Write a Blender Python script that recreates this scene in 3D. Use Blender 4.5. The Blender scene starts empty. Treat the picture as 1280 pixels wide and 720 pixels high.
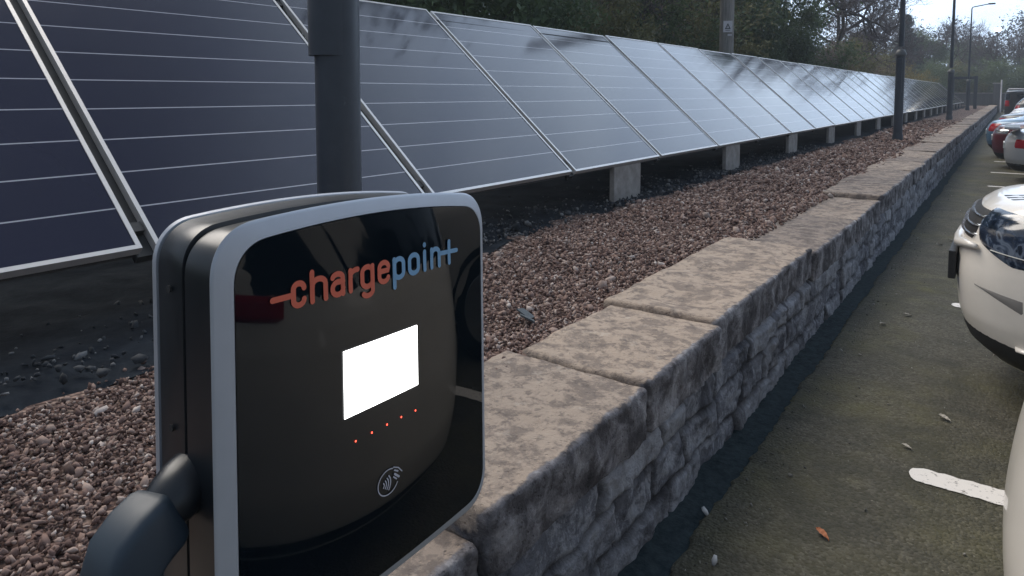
import bpy, math, random
import numpy as np
from mathutils import Vector, Matrix
R=math.radians
rng=np.random.default_rng(7); random.seed(7)
scene=bpy.context.scene
COL=scene.collection

# ------------------------------------------------------------------ helpers
def link(o,parent=None):
    COL.objects.link(o)
    if parent is not None: o.parent=parent
    return o
def tag(o,label=None,cat=None,group=None,kind=None):
    if label: o['label']=label
    if cat: o['category']=cat
    if group: o['group']=group
    if kind: o['kind']=kind
    return o
def empty(name,loc=(0,0,0),rot=(0,0,0)):
    o=bpy.data.objects.new(name,None); o.empty_display_size=.1; link(o); o.location=loc; o.rotation_euler=rot
    return o
def mesh(name,V,F,mat,parent=None,smooth=False,uv=None,attr=None):
    m=bpy.data.meshes.new(name)
    V=np.asarray(V,dtype=np.float32)
    if isinstance(F,np.ndarray):
        n,k=F.shape
        m.vertices.add(len(V)); m.vertices.foreach_set('co',V.ravel())
        m.loops.add(n*k); m.loops.foreach_set('vertex_index',F.ravel().astype(np.int32))
        m.polygons.add(n); m.polygons.foreach_set('loop_start',np.arange(0,n*k,k,dtype=np.int32))
        m.update(calc_edges=True)
    else:
        m.from_pydata([tuple(map(float,v)) for v in V],[],F); m.update()
    m.validate()
    if smooth:
        m.polygons.foreach_set('use_smooth',[True]*len(m.polygons))
    if uv is not None:
        l=m.uv_layers.new(name='UVMap'); vi=np.empty(len(m.loops),np.int32); m.loops.foreach_get('vertex_index',vi)
        l.data.foreach_set('uv',np.asarray(uv,np.float32)[vi].ravel())
    if attr is not None:
        for an,av in attr.items():
            a=m.attributes.new(an,'FLOAT','POINT'); a.data.foreach_set('value',np.asarray(av,np.float32))
    for mm in (mat if isinstance(mat,(list,tuple)) else [mat]):
        if mm is not None: m.materials.append(mm)
    o=bpy.data.objects.new(name,m); link(o,parent)
    return o
class MB:
    def __init__(s): s.V=[]; s.F=[]
    def add(s,V,F):
        b=len(s.V); s.V+= [tuple(map(float,v)) for v in V]; s.F+=[tuple(int(i)+b for i in f) for f in F]; return s
    def box(s,x0,x1,y0,y1,z0,z1,M=None,b=0.0):
        if b<=0:
            V=[(x,y,z) for x in (x0,x1) for y in (y0,y1) for z in (z0,z1)]
            F=[(0,1,3,2),(4,6,7,5),(0,4,5,1),(2,3,7,6),(0,2,6,4),(1,5,7,3)]
        else:
            import bmesh
            bm=bmesh.new(); bmesh.ops.create_cube(bm,size=1)
            for v in bm.verts: v.co=Vector(((x0+x1)/2+v.co.x*(x1-x0),(y0+y1)/2+v.co.y*(y1-y0),(z0+z1)/2+v.co.z*(z1-z0)))
            bmesh.ops.bevel(bm,geom=bm.edges[:],offset=b,segments=2,profile=.6,affect='EDGES')
            bm.verts.ensure_lookup_table(); bm.verts.index_update()
            V=[tuple(v.co) for v in bm.verts]; F=[tuple(v.index for v in f.verts) for f in bm.faces]; bm.free()
        if M is not None: V=[tuple(M@Vector(v)) for v in V]
        return s.add(V,F)
    def tube(s,pts,rad,n=16,cap=True):
        pts=[Vector(p) for p in pts]
        if not isinstance(rad,(list,tuple)): rad=[rad]*len(pts)
        V=[];F=[]; prev=None
        for i,p in enumerate(pts):
            t=(pts[min(i+1,len(pts)-1)]-pts[max(i-1,0)])
            if t.length<1e-9: t=Vector((0,0,1))
            t.normalize()
            if prev is None:
                a=Vector((0,0,1)) if abs(t.z)<.9 else Vector((1,0,0)); a=(a-t*a.dot(t)).normalized()
            else: a=(prev-t*prev.dot(t)).normalized()
            prev=a; b=t.cross(a)
            for k in range(n):
                q=2*math.pi*k/n; V.append(p+(a*math.cos(q)+b*math.sin(q))*rad[i])
        for i in range(len(pts)-1):
            for k in range(n): F.append((i*n+k,i*n+(k+1)%n,(i+1)*n+(k+1)%n,(i+1)*n+k))
        if cap: F.append(tuple(range(n))[::-1]); F.append(tuple((len(pts)-1)*n+k for k in range(n)))
        return s.add(V,F)
    def lathe(s,prof,n=24,c=(0,0,0)):
        return s.tube([(c[0],c[1],c[2]+z+1e-6*i) for i,(r,z) in enumerate(prof)],[max(r,1e-4) for r,z in prof],n)
    def build(s,name,mat,parent=None,smooth=False,ang=None):
        o=mesh(name,s.V,s.F,mat,parent,smooth)
        if ang: o.data.set_sharp_from_angle(angle=R(ang))
        return o
def children(o): return [c for c in bpy.data.objects if c.parent==o]
def copy_tree(o,kids,parent=None):
    c=o.copy(); COL.objects.link(c); c.parent=parent
    for ch,gk in kids: copy_tree(ch,gk,c)
    return c
def kid_list(o): return [(c,kid_list(c)) for c in children(o)]
def hash3(i,j,k,s):
    n=(i*374761393+j*668265263+k*2147483647+s*1274126177)&0xffffffff
    n=((n^(n>>13))*1274126177)&0xffffffff
    return ((n^(n>>16))&0xffff)/65535.
def vnoise(P,sc=1.,seed=0):
    P=np.asarray(P,float)*sc; I=np.floor(P).astype(np.int64); f=P-I; f=f*f*(3-2*f); r=0
    for a in (0,1):
        for b in (0,1):
            for c in (0,1):
                w=(f[:,0] if a else 1-f[:,0])*(f[:,1] if b else 1-f[:,1])*(f[:,2] if c else 1-f[:,2])
                r=r+w*hash3(I[:,0]+a,I[:,1]+b,I[:,2]+c,seed)
    return r*2-1
ORD=['first','second','third','fourth','fifth','sixth','seventh','eighth','ninth','tenth','eleventh','twelfth','thirteenth','fourteenth','fifteenth','sixteenth','seventeenth','eighteenth','nineteenth','twentieth']
def ordn(i):
    if i<=20: return ORD[i-1]
    t={2:'twenty',3:'thirty',4:'forty'}[i//10]
    return t+('-'+ORD[i%10-1] if i%10 else '').replace('','') if i%10 else {2:'twentieth',3:'thirtieth',4:'fortieth'}[i//10]

# ------------------------------------------------------------------ materials
class NT:
    def __init__(s,name):
        s.m=bpy.data.materials.new(name); s.m.use_nodes=True; s.t=s.m.node_tree
        s.b=s.t.nodes['Principled BSDF']; s.o=s.t.nodes['Material Output']
    def n(s,ty,**kw):
        x=s.t.nodes.new(ty)
        for k,v in kw.items(): setattr(x,k,v)
        return x
    def l(s,a,b): s.t.links.new(a,b)
    def set(s,sock,v):
        if hasattr(v,'is_linked') or hasattr(v,'links'): s.l(v,sock)
        else: sock.default_value=v
    def coord(s,kind='Object'): return s.n('ShaderNodeTexCoord').outputs[kind]
    def noise(s,vec,scale,detail=4,rough=.55,dist=0.):
        x=s.n('ShaderNodeTexNoise'); s.l(vec,x.inputs['Vector']); x.inputs['Scale'].default_value=scale
        x.inputs['Detail'].default_value=detail; x.inputs['Roughness'].default_value=rough; x.inputs['Distortion'].default_value=dist
        return x.outputs['Fac']
    def vor(s,vec,scale,feat='F1',out='Distance',rand=1.):
        x=s.n('ShaderNodeTexVoronoi',feature=feat); s.l(vec,x.inputs['Vector']); x.inputs['Scale'].default_value=scale; x.inputs['Randomness'].default_value=rand
        return x.outputs[out]
    def ramp(s,fac,stops,interp='LINEAR'):
        x=s.n('ShaderNodeValToRGB'); x.color_ramp.interpolation=interp; e=x.color_ramp.elements
        while len(e)<len(stops): e.new(.5)
        for i,(p,c) in enumerate(stops):
            e[i].position=p; e[i].color=(c,c,c,1) if isinstance(c,(int,float)) else (*c,1)
        s.l(fac,x.inputs['Fac']); return x.outputs['Color']
    def mix(s,fac,a,b,mode='MIX'):
        x=s.n('ShaderNodeMix',data_type='RGBA',blend_type=mode)
        s.set(x.inputs[0],fac)
        for i,v in ((6,a),(7,b)):
            s.set(x.inputs[i],(*v,1) if isinstance(v,tuple) and len(v)==3 else v)
        return x.outputs[2]
    def math(s,op,a,b=0.,c=0.):
        x=s.n('ShaderNodeMath',operation=op)
        s.set(x.inputs[0],a); s.set(x.inputs[1],b)
        if op in('SMOOTHSTEP','COMPARE','MULTIPLY_ADD'): s.set(x.inputs[2],c)
        return x.outputs[0]
    def bump(s,h,strength=.5,dist=.01,normal=None):
        x=s.n('ShaderNodeBump'); s.l(h,x.inputs['Height']); x.inputs['Strength'].default_value=strength; x.inputs['Distance'].default_value=dist
        if normal is not None: s.l(normal,x.inputs['Normal'])
        s.l(x.outputs[0],s.b.inputs['Normal']); return x.outputs[0]
    def base(s,c): s.set(s.b.inputs['Base Color'],(*c,1) if isinstance(c,tuple) else c); return s
    def p(s,**k):
        for a,v in k.items(): s.set(s.b.inputs[a.replace('_',' ')],v)
        return s
def simple(name,c,rough=.5,metal=0.,var=.12,scale=8.,bump=0.,coat=0.,spec=.5):
    t=NT(name); v=t.coord()
    n=t.noise(v,scale,5,.6)
    a=tuple(x*(1-var) for x in c); b=tuple(min(1,x*(1+var)) for x in c)
    t.base(t.mix(n,a,b)); t.p(Roughness=rough,Metallic=metal,Coat_Weight=coat,Specular_IOR_Level=spec)
    r=t.noise(v,scale*3,4,.6); t.set(t.b.inputs['Roughness'],t.math('MULTIPLY_ADD',r,rough*.4,rough*.8))
    if bump: t.bump(t.noise(v,scale*12,4,.6),bump,.004)
    return t.m
M={}
# asphalt with moss and grit; channel by the wall coloured for damp and contact shadow
t=NT('asphalt'); v=t.coord()
fine=t.noise(v,150,3,.75); ag=t.vor(v,85); agc=t.vor(v,85,out='Color'); big=t.noise(v,1.1,6,.6,.4); mid=t.noise(v,5,6,.65)
sp_=t.n('ShaderNodeSeparateColor'); t.l(agc,sp_.inputs[0])
c=t.ramp(t.math('ADD',t.math('MULTIPLY',fine,.55),t.math('MULTIPLY',sp_.outputs[0],.45)),[(.22,(.026,.024,.020)),(.5,(.078,.071,.058)),(.70,(.125,.114,.094)),(.86,(.26,.24,.20))])
moss=t.math('MULTIPLY',t.ramp(big,[(.44,0.),(.66,1.)]),t.ramp(mid,[(.35,.2),(.65,1.)]))
c=t.mix(t.math('MULTIPLY',moss,.8),c,(.125,.114,.040)); c=t.mix(.25,c,(.125,.112,.060))
dk=t.ramp(t.noise(v,2.6,5,.6,1.),[(.38,1.),(.62,0.)])
c=t.mix(t.math('MULTIPLY',dk,.6),c,(.042,.041,.030))
speck=t.ramp(t.vor(v,44),[(.0,1.),(.10,1.),(.16,0.)])
sel=t.ramp(t.noise(v,11,3),[(.52,0.),(.62,1.)])
c=t.mix(t.math('MULTIPLY',t.math('MULTIPLY',speck,sel),.75),c,(.27,.25,.20))
t.base(c).p(Roughness=.85,Specular_IOR_Level=.3)
t.bump(t.math('SUBTRACT',fine,t.math('MULTIPLY',ag,1.2)),.8,.008); M['asphalt']=t.m
t=NT('damp_and_shadow'); v=t.coord(); n=t.noise(v,30,6,.7)
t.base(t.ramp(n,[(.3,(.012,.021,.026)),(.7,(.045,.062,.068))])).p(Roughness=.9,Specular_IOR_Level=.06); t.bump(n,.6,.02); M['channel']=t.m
t=NT('line_paint'); v=t.coord(); n=t.noise(v,40,6,.7)
t.base(t.mix(t.ramp(n,[(.34,1.),(.44,0.)]),(.74,.69,.63),(.2,.18,.16))).p(Roughness=.7); M['paint']=t.m
# gravel
GR=[(.0,(.045,.026,.022)),(.25,(.12,.070,.057)),(.5,(.22,.140,.115)),(.75,(.33,.235,.195)),(.92,(.44,.34,.29)),(1.,(.62,.56,.52))]
t=NT('gravel_stone'); g=t.n('ShaderNodeNewGeometry').outputs['Random Per Island']; v=t.coord()
c=t.ramp(g,GR); c=t.mix(t.math('MULTIPLY',t.noise(v,90,4,.6),.5),c,(.13,.09,.08)); t.base(c).p(Roughness=.85,Specular_IOR_Level=.3); M['stone']=t.m
t=NT('gravel_ground'); v=t.coord(); vc=t.vor(v,42,out='Color'); d=t.vor(v,42)
s_=t.n('ShaderNodeSeparateColor'); t.l(vc,s_.inputs[0]); c=t.ramp(s_.outputs[0],GR)
c=t.mix(t.ramp(d,[(.25,0.),(.6,.7)]),c,(.03,.02,.018)); t.base(c).p(Roughness=.9,Specular_IOR_Level=.2)
t.bump(t.math('MULTIPLY',d,-1.),.9,.02); M['gravel']=t.m
t=NT('membrane'); v=t.coord(); n=t.noise(v,5,6,.65)
c=t.ramp(n,[(.35,(.010,.013,.018)),(.7,(.026,.032,.040))])
dust=t.ramp(t.noise(v,34,5,.7),[(.55,0.),(.75,1.)])
t.base(t.mix(t.math('MULTIPLY',dust,.3),c,(.035,.045,.055))).p(Roughness=.95,Specular_IOR_Level=.04); t.bump(n,.6,.03); M['membrane']=t.m
# coping sandstone: pale tan with darker lichen, dark crust on the front face
def stone_mat(name):
    t=NT(name); v0=t.coord()
    at=t.n('ShaderNodeAttribute',attribute_name='rnd').outputs['Fac']
    va=t.n('ShaderNodeVectorMath',operation='ADD'); t.l(v0,va.inputs[0]); vs_=t.n('ShaderNodeCombineXYZ'); t.l(t.math('MULTIPLY',at,41.),vs_.inputs[0]); t.l(t.math('MULTIPLY',at,17.),vs_.inputs[2]); t.l(vs_.outputs[0],va.inputs[1]); v=va.outputs[0]
    fr=t.n('ShaderNodeAttribute',attribute_name='front').outputs['Fac']
    base=t.mix(t.noise(v,3.5,6,.6),(.40,.315,.245),(.53,.43,.345))
    base=t.mix(t.math('MULTIPLY',at,.75),base,(.24,.20,.175))
    grain=t.noise(v,120,5,.7)
    base=t.mix(t.math('MULTIPLY',grain,.3),base,(.20,.16,.14))
    patch=t.ramp(t.noise(v,10,10,.74,.15),[(.47,0.),(.56,1.)])
    patch2=t.ramp(t.noise(v,21,7,.6,.2),[(.54,0.),(.60,1.)])
    dark=t.mix(grain,(.105,.085,.075),(.185,.155,.14))
    c=t.mix(t.math('MULTIPLY',patch,t.math('MULTIPLY_ADD',at,.3,.62)),base,dark); c=t.mix(t.math('MULTIPLY',patch2,.6),c,dark)
    pale=t.ramp(t.noise(v,14,6,.6),[(.60,0.),(.68,1.)])
    c=t.mix(t.math('MULTIPLY',pale,.45),c,(.52,.45,.38))
    # front: crust
    fm=t.math('ADD',fr,t.math('MULTIPLY',t.math('SUBTRACT',t.noise(v,11,6,.65),.5),1.5))
    fm=t.ramp(fm,[(.50,0.),(.72,1.)])
    n2=t.noise(v,9,7,.68,.3)
    crust=t.ramp(n2,[(.28,(.030,.028,.032)),(.44,(.085,.078,.082)),(.54,(.19,.18,.19)),(.66,(.36,.35,.36))])
    c=t.mix(fm,c,crust)
    t.base(c).p(Roughness=.9,Specular_IOR_Level=.25)
    pits=t.ramp(t.vor(v,60),[(.0,0.),(.28,1.)])
    h=t.math('ADD',t.noise(v,24,8,.7),t.math('MULTIPLY',pits,.35)); t.bump(h,1.,.014)
    return t.m
M['coping']=stone_mat('coping_sandstone')
t=NT('rubble'); v=t.coord()
at=t.n('ShaderNodeAttribute',attribute_name='rnd').outputs['Fac']; jt=t.n('ShaderNodeAttribute',attribute_name='joint').outputs['Fac']
c=t.ramp(at,[(0.,(.15,.155,.18)),(.35,(.21,.215,.245)),(.7,(.28,.285,.31)),(1.,(.34,.34,.36))])
w=t.ramp(t.noise(v,8,10,.76,.5),[(.49,0.),(.56,1.)]); c=t.mix(t.math('MULTIPLY',w,.75),c,(.42,.43,.47))
w=t.ramp(t.noise(v,24,7,.7),[(.55,0.),(.68,1.)]); c=t.mix(t.math('MULTIPLY',w,.5),c,(.42,.42,.45))
d=t.ramp(t.noise(v,4.3,8,.7,.6),[(.36,1.),(.50,0.)]); c=t.mix(t.math('MULTIPLY',d,.75),c,(.035,.034,.042))
c=t.mix(t.math('MULTIPLY',jt,.75),c,(.028,.026,.030))
t.base(c).p(Roughness=.92,Specular_IOR_Level=.2)
t.bump(t.math('ADD',t.noise(v,30,9,.72),t.math('MULTIPLY',t.noise(v,150,3),.25)),1.,.02); M['rubble']=t.m
# solar panel glass
t=NT('panel_glass'); uv=t.n('ShaderNodeUVMap').outputs[0]; sp=t.n('ShaderNodeSeparateXYZ'); t.l(uv,sp.inputs[0])
fy=t.math('FRACT',t.math('ADD',t.math('MULTIPLY',sp.outputs[1],10.),.5))
ln=t.math('LESS_THAN',t.math('ABSOLUTE',t.math('SUBTRACT',fy,.5)),.016)
v=t.coord(); wn=t.coord('Object')
cell=t.mix(t.noise(v,1.3,3,.5),(.009,.009,.023),(.014,.013,.034))
t.base(t.mix(ln,cell,(.40,.40,.43)))
dirt=t.noise(v,2.2,8,.7,.6)
t.set(t.b.inputs['Roughness'],t.ramp(dirt,[(.35,.07),(.75,.12)]))
t.p(IOR=1.5,Specular_IOR_Level=.45); M['pglass']=t.m
M['alu']=simple('aluminium_frame',(.62,.60,.58),.42,.55,.1,14)
M['rail']=simple('dark_rail',(.030,.032,.034),.6,.2,.5,20)
t=NT('concrete_block'); v=t.coord(); n=t.noise(v,9,8,.65)
t.base(t.ramp(n,[(.3,(.20,.185,.17)),(.7,(.36,.34,.32))])).p(Roughness=.9); t.bump(t.noise(v,60,6,.7),.5,.006); M['concrete']=t.m
# lamp post paint
t=NT('post_paint'); v=t.coord(); n=t.noise(v,6,8,.65)
c=t.ramp(n,[(.3,(.026,.034,.048)),(.7,(.042,.052,.068))]); sc=t.ramp(t.noise(v,19,7,.7,.8),[(.64,0.),(.70,1.)])
c=t.mix(t.math('MULTIPLY',sc,.4),c,(.12,.13,.14)); t.base(c).p(Roughness=.45); t.bump(t.noise(v,40,4,.6),.15,.003); M['post']=t.m
M['postcap']=simple('post_collar_paint',(.075,.08,.085),.5,0,.3,20)
t=NT('weathered_wood_pole'); v=t.coord(); mp=t.n('ShaderNodeMapping'); t.l(v,mp.inputs[0]); mp.inputs['Scale'].default_value=(9,9,.6)
n=t.noise(mp.outputs[0],4,7,.65); t.base(t.ramp(n,[(.3,(.17,.16,.15)),(.7,(.36,.34,.31))])).p(Roughness=.9); t.bump(n,.5,.01); M['wood']=t.m
# charger
def plastic(name,c,r):
    t=NT(name); v=t.coord(); t.base(t.mix(t.noise(v,14,4),tuple(x*.9 for x in c),tuple(x*1.1 for x in c)))
    rr=t.noise(v,22,6,.7); t.set(t.b.inputs['Roughness'],t.math('MULTIPLY_ADD',rr,r*.5,r*.75)); t.bump(t.noise(v,900,2),.10,.0006); return t.m
M['black']=plastic('satin_black_plastic',(.010,.013,.017),.32)
M['grip']=plastic('rubberised_blue_black_grip',(.020,.034,.050),.5)
t=NT('silver_bezel'); v=t.coord(); t.base(t.mix(t.noise(v,30,4),(.40,.42,.46),(.46,.48,.52))).p(Roughness=.42,Metallic=.35); t.bump(t.noise(v,700,2),.1,.0005); M['silver']=t.m
t=NT('black_glass'); v=t.coord(); t.base((.003,.006,.009)).p(IOR=1.52,Specular_IOR_Level=.32)
sm=t.noise(v,9,6,.7,.5); t.set(t.b.inputs['Roughness'],t.ramp(sm,[(.45,.015),(.8,.07)])); M['bglass']=t.m
def emis(name,c,s):
    t=NT(name); t.base(c).p(Roughness=.4); t.b.inputs['Emission Color'].default_value=(*c,1); t.b.inputs['Emission Strength'].default_value=s; return t.m
M['screen']=emis('lit_screen',(1.,.99,.97),3.2)
M['dot']=emis('red_indicator',(1.,.09,.05),2.2)
M['redbar']=emis('dim_red_bar',(.8,.03,.04),.45)
M['orange']=simple('logo_orange',(.62,.115,.062),.4,0,.04)
M['lblue']=simple('logo_blue',(.165,.33,.50),.4,0,.04)
M['white_ink']=simple('pale_ink',(.45,.45,.50),.5,0,.05)
def paint(name,c,metal=0.):
    t=NT(name); v=t.coord(); n=t.noise(v,4,7,.65); t.base(t.mix(t.math('MULTIPLY',t.ramp(n,[(.45,0.),(.8,1.)]),.18),c,(.25,.23,.2)))
    t.p(Roughness=.32,Coat_Weight=.7,Coat_Roughness=.06,Metallic=metal); return t.m
M['cream']=paint('cream_car_paint',(.78,.73,.66)); M['silvercar']=paint('pale_silver_car_paint',(.42,.43,.45),.25); M['white']=paint('white_car_paint',(.74,.74,.75))
M['maroon']=paint('dark_red_car_paint',(.09,.006,.014)); M['bluecar']=paint('steel_blue_car_paint',(.07,.16,.26),.2); M['darkcar']=paint('black_car_paint',(.018,.018,.022))
M['greycar']=paint('mid_grey_car_paint',(.16,.17,.18),.3)
t=NT('car_window'); t.base((.008,.011,.016)).p(Roughness=.04,Specular_IOR_Level=.7); t.bump(t.noise(t.coord(),2,2),.03,.01); M['cwin']=t.m
M['trim']=simple('black_trim',(.012,.012,.013),.6,0,.3,30); M['tyre']=simple('tyre_rubber',(.018,.018,.018),.8,0,.2,20)
M['rim']=simple('alloy_rim',(.45,.46,.48),.35,.7,.1); M['tail']=simple('tail_lamp_red',(.33,.008,.018),.12,0,.15,10)
t=NT('headlamp'); v=t.coord(); d=t.noise(v,7,3,.5,1.5)
t.base(t.ramp(d,[(.38,(.006,.010,.020)),(.5,(.022,.035,.062)),(.56,(.12,.15,.20)),(.62,(.012,.018,.03))])).p(Roughness=.12,Coat_Weight=1.,Coat_Roughness=.03); M['hlamp']=t.m
M['chrome']=simple('chrome_trim',(.7,.72,.75),.15,.9,.05)
M['plate']=simple('plate_white',(.7,.7,.66),.5,0,.05)
# vegetation
def leafm(name,a,b,tr=.25):
    t=NT(name); g=t.n('ShaderNodeNewGeometry').outputs['Random Per Island']; t.base(t.mix(g,a,b)).p(Roughness=.6,Specular_IOR_Level=.3)
    tb=t.n('ShaderNodeBsdfTranslucent'); tb.inputs[0].default_value=(*[x*1.3 for x in b],1); mx=t.n('ShaderNodeMixShader'); mx.inputs[0].default_value=tr
    t.l(t.b.outputs[0],mx.inputs[1]); t.l(tb.outputs[0],mx.inputs[2]); t.l(mx.outputs[0],t.o.inputs[0]); return t.m
M['ivy']=leafm('dark_green_leaves',(.05,.070,.042),(.14,.19,.09))
M['olive']=leafm('olive_leaves',(.08,.084,.045),(.21,.20,.09))
M['yellow']=leafm('yellowing_leaves',(.14,.115,.04),(.28,.22,.075))
M['brownl']=leafm('brown_leaves',(.09,.075,.065),(.22,.17,.14))
M['conifer']=leafm('blue_green_needles',(.020,.034,.036),(.05,.078,.075),.1)
M['bark']=simple('bark',(.055,.048,.045),.95,0,.4,12,.5); M['twig']=simple('twigs',(.085,.070,.078),.9,0,.3,5)
t=NT('grass'); v=t.coord(); n=t.noise(v,3,8,.7); t.base(t.ramp(n,[(.3,(.022,.030,.012)),(.7,(.06,.07,.03))])).p(Roughness=.95,Specular_IOR_Level=.1); t.bump(t.noise(v,30,6,.8),.8,.05); M['grass']=t.m
M['slate']=simple('slate',(.06,.07,.075),.6,0,.3,30)
M['dleaf']=simple('dead_leaf_orange',(.42,.15,.06),.7,0,.2,60); M['dleaf2']=simple('dead_leaf_pale',(.42,.38,.32),.7,0,.2,60)
M['sign']=simple('sign_white',(.66,.64,.68),.5,0,.05); M['ink']=simple('sign_ink',(.015,.015,.02),.6)
t=NT('dark_brick_wall'); v=t.coord(); br=t.n('ShaderNodeTexBrick'); t.l(v,br.inputs[0]); br.inputs['Scale'].default_value=3; br.inputs[1].default_value=(.07,.07,.075,1); br.inputs[2].default_value=(.10,.10,.105,1); br.inputs[3].default_value=(.05,.05,.05,1)
t.base(br.outputs[0]).p(Roughness=.9); M['brick']=t.m

# ------------------------------------------------------------------ setting
def sheet(name,x0,x1,y0,y1,z,mat,nx=1,ny=1,zf=None,kind='structure'):
    X,Y=np.meshgrid(np.linspace(x0,x1,nx+1),np.linspace(y0,y1,ny+1),indexing='ij'); P=np.stack([X.ravel(),Y.ravel(),np.full(X.size,z)],1)
    if zf is not None: P[:,2]=zf(P)
    i=np.arange(nx)[:,None]*(ny+1)+np.arange(ny)[None]; i=i.ravel(); F=np.stack([i,i+ny+1,i+ny+2,i+1],1)
    o=mesh(name,P,F,mat,None,True); o['kind']=kind; return o
sheet('ground',-320,320,-320,320,-.05,M['grass'])
ye=np.concatenate([np.linspace(-12,0,40)[:-1],np.linspace(0,12,900)[:-1],np.linspace(12,71,500)]); xe=-.828+.014*vnoise(np.stack([ye,ye*0,ye*0],1),3,60)+.007*vnoise(np.stack([ye,ye*0,ye*0],1),14,61)+.007*vnoise(np.stack([ye,ye*0,ye*0],1),45,62)
V=np.concatenate([np.stack([xe,ye,ye*0-.012],1),np.stack([xe+.015,ye,ye*0],1),np.stack([ye*0+.0,ye,ye*0],1),np.stack([ye*0+40,ye,ye*0],1)]); q=len(ye); i=np.arange(q-1)
F=np.concatenate([np.stack([i+k*q,i+(k+1)*q,i+(k+1)*q+1,i+k*q+1],1) for k in range(3)]); o=mesh('car_park_surface',V,F,M['asphalt']); o['kind']='structure'
sheet('damp_shade_channel',-1.0,-.70,-12,71,-.016,M['channel'])  # dark tone is partly damp, partly contact shadow painted in
sheet('gravel_bed',-5.6,-1.40,-6,70,.49,M['gravel'],60,400,lambda P:.49+.022*vnoise(P,1.3,3)+.012*vnoise(P,4,5))
def bank(P):
    return .45+np.clip((-P[:,0]-5.2)*.16,0,1.6)+.06*vnoise(P,.7,8)
sheet('grass_bank',-45,-5.2,-10,140,.5,M['grass'],40,90,bank)
sheet('far_ground',-5.2,60,70,140,.3,M['grass'],20,20,lambda P:.0+np.clip((P[:,1]-71)*.05,0,1.2)+.05*vnoise(P,.6,9))
# painted bay lines
LY=[.43,3.08,5.78,8.42,11.10,13.62,16.05,18.7,21.3,24.0,26.6,29.3,31.9,34.6,37.2,39.9,42.5,45.2,47.8,50.5,53.1,55.8,58.4]
for i,y in enumerate(LY):
    w=.060; xs=-.275+random.uniform(-.015,.015)
    # rounded start with a slightly ragged edge, 4 mm up
    n=90; L=4.6; top=[];bot=[]
    for k in range(n+1):
        x=xs+(L)*(k/n)**1.6; e=w*min(1,math.sqrt(max(0,1-max(0,(xs+.05-x)/.05)**2)))
        top.append((x,y+e+random.uniform(-.005,.005),.004)); bot.append((x,y-e+random.uniform(-.005,.005),.004))
    V=top+bot; F=[(k,n+1+k,n+2+k,k+1) for k in range(n)]
    o=mesh('bay_line',V,F,M['paint']); o['kind']='structure'
# short transverse marks are worn away beyond

# ------------------------------------------------------------------ stone retaining wall
wall=empty('stone_retaining_wall',(0,0,0)); tag(wall,'low rubble stone retaining wall with weathered sandstone coping along the gravel bed','wall')
XO=-.94; ZT=.545
rs=np.random.default_rng(11)
def slab(y0,y1,res,zt,xo,rnd,xi=-1.49):
    zb=zt-.175; prof=[]
    r=.015
    for k in range(5): q=math.pi/2*k/4; prof.append((xi+.02-.02*math.sin(math.pi/2-q)*1, zt-.02+.02*math.sin(q)*1))
    prof=[(xi,zb+.01),(xi,zt-.05)]+prof
    nx=max(3,int(.5/res))
    for k in range(1,nx): prof.append((xi+.02+(xo-r-xi-.02)*k/nx,zt))
    for k in range(7): q=math.pi/2*k/6; prof.append((xo-r+r*math.sin(q),zt-r+r*math.cos(q)))
    nz=max(2,int(.15/res))
    for k in range(1,nz+1): prof.append((xo,zt-r-(.175-r)*k/nz))
    prof.append((xo-.1,zb)) ; prof=np.array(prof); m=len(prof)
    ny=max(2,int((y1-y0)/res)); ys=[y0+.002,y0+.006]+list(np.linspace(y0+.016,y1-.016,ny))+[y1-.006,y1-.002]
    ins=[.016,.006]+[0]*ny+[.006,.016]
    V=[];fr=[]
    cx=np.array([(xi+xo)/2,zt-.09])
    for y,s in zip(ys,ins):
        P=prof.copy(); d=P-cx; P=P-np.sign(d)*s*np.minimum(1,np.abs(d)/np.array([.2,.06]))
        for (x,z) in P: V.append((x,y,z))
        fr+= list(np.clip((prof[:,0]-(xo-.045))/.045,0,1))
    V=np.array(V); fr=np.array(fr)
    n1=vnoise(V,5,int(rnd*99)); n2=vnoise(V,16,3); n3=vnoise(V,48,5)
    amp=.006+.006*fr
    V[:,2]+=(n1*.010+n2*.004+n3*.0018)*(V[:,2]>zb+.03)
    V[:,0]+=fr*(n1*.007+n2*.008+n3*.005)
    # worn arris
    V[:,2]-=fr*(V[:,2]>zt-.04)*np.clip(vnoise(V,9,12),0,1)*.010
    N=len(ys); i=(np.arange(N-1)[:,None]*m+np.arange(m)[None]); j=np.arange(N-1)[:,None]*m+(np.arange(m)[None]+1)%m
    F=np.stack([i.ravel(),(i+m).ravel(),(j+m).ravel(),j.ravel()],1).tolist()
    F.append(list(range(m))); F.append([(N-1)*m+k for k in range(m)][::-1])
    mesh('coping_stone',V,[tuple(f) for f in F],M['coping'],wall,True,attr={'rnd':np.full(len(V),rnd),'front':fr}).data.set_sharp_from_angle(angle=R(50))
edges=[-3.0,-2.1,-1.3,-.45,.35,1.225,2.08,2.80,4.50,5.15,5.95,6.55,7.25,8.1,8.9,9.8]
while edges[-1]<70: edges.append(edges[-1]+rs.uniform(.6,1.0)+(.18 if edges[-1]>14 else 0)+(.35 if edges[-1]>30 else 0))
edges[-1]=70.
for a,b in zip(edges[:-1],edges[1:]):
    if a<1 and b<1.3 and a>.3: zt=ZT-.10; xo=XO-.03
    elif a<1: zt=ZT-.02; xo=XO
    else: zt=ZT+rs.uniform(-.012,.010)+(.02 if 2.7<a<2.9 else 0)-(.03 if 4.4<a<7 else 0); xo=XO+rs.uniform(-.014,.012)
    res=.018 if a<3 else .03 if a<8 else .08 if a<20 else .25
    slab(a,b,res,zt,xo,rs.random(),-1.49+rs.uniform(-.03,.05))
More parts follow.
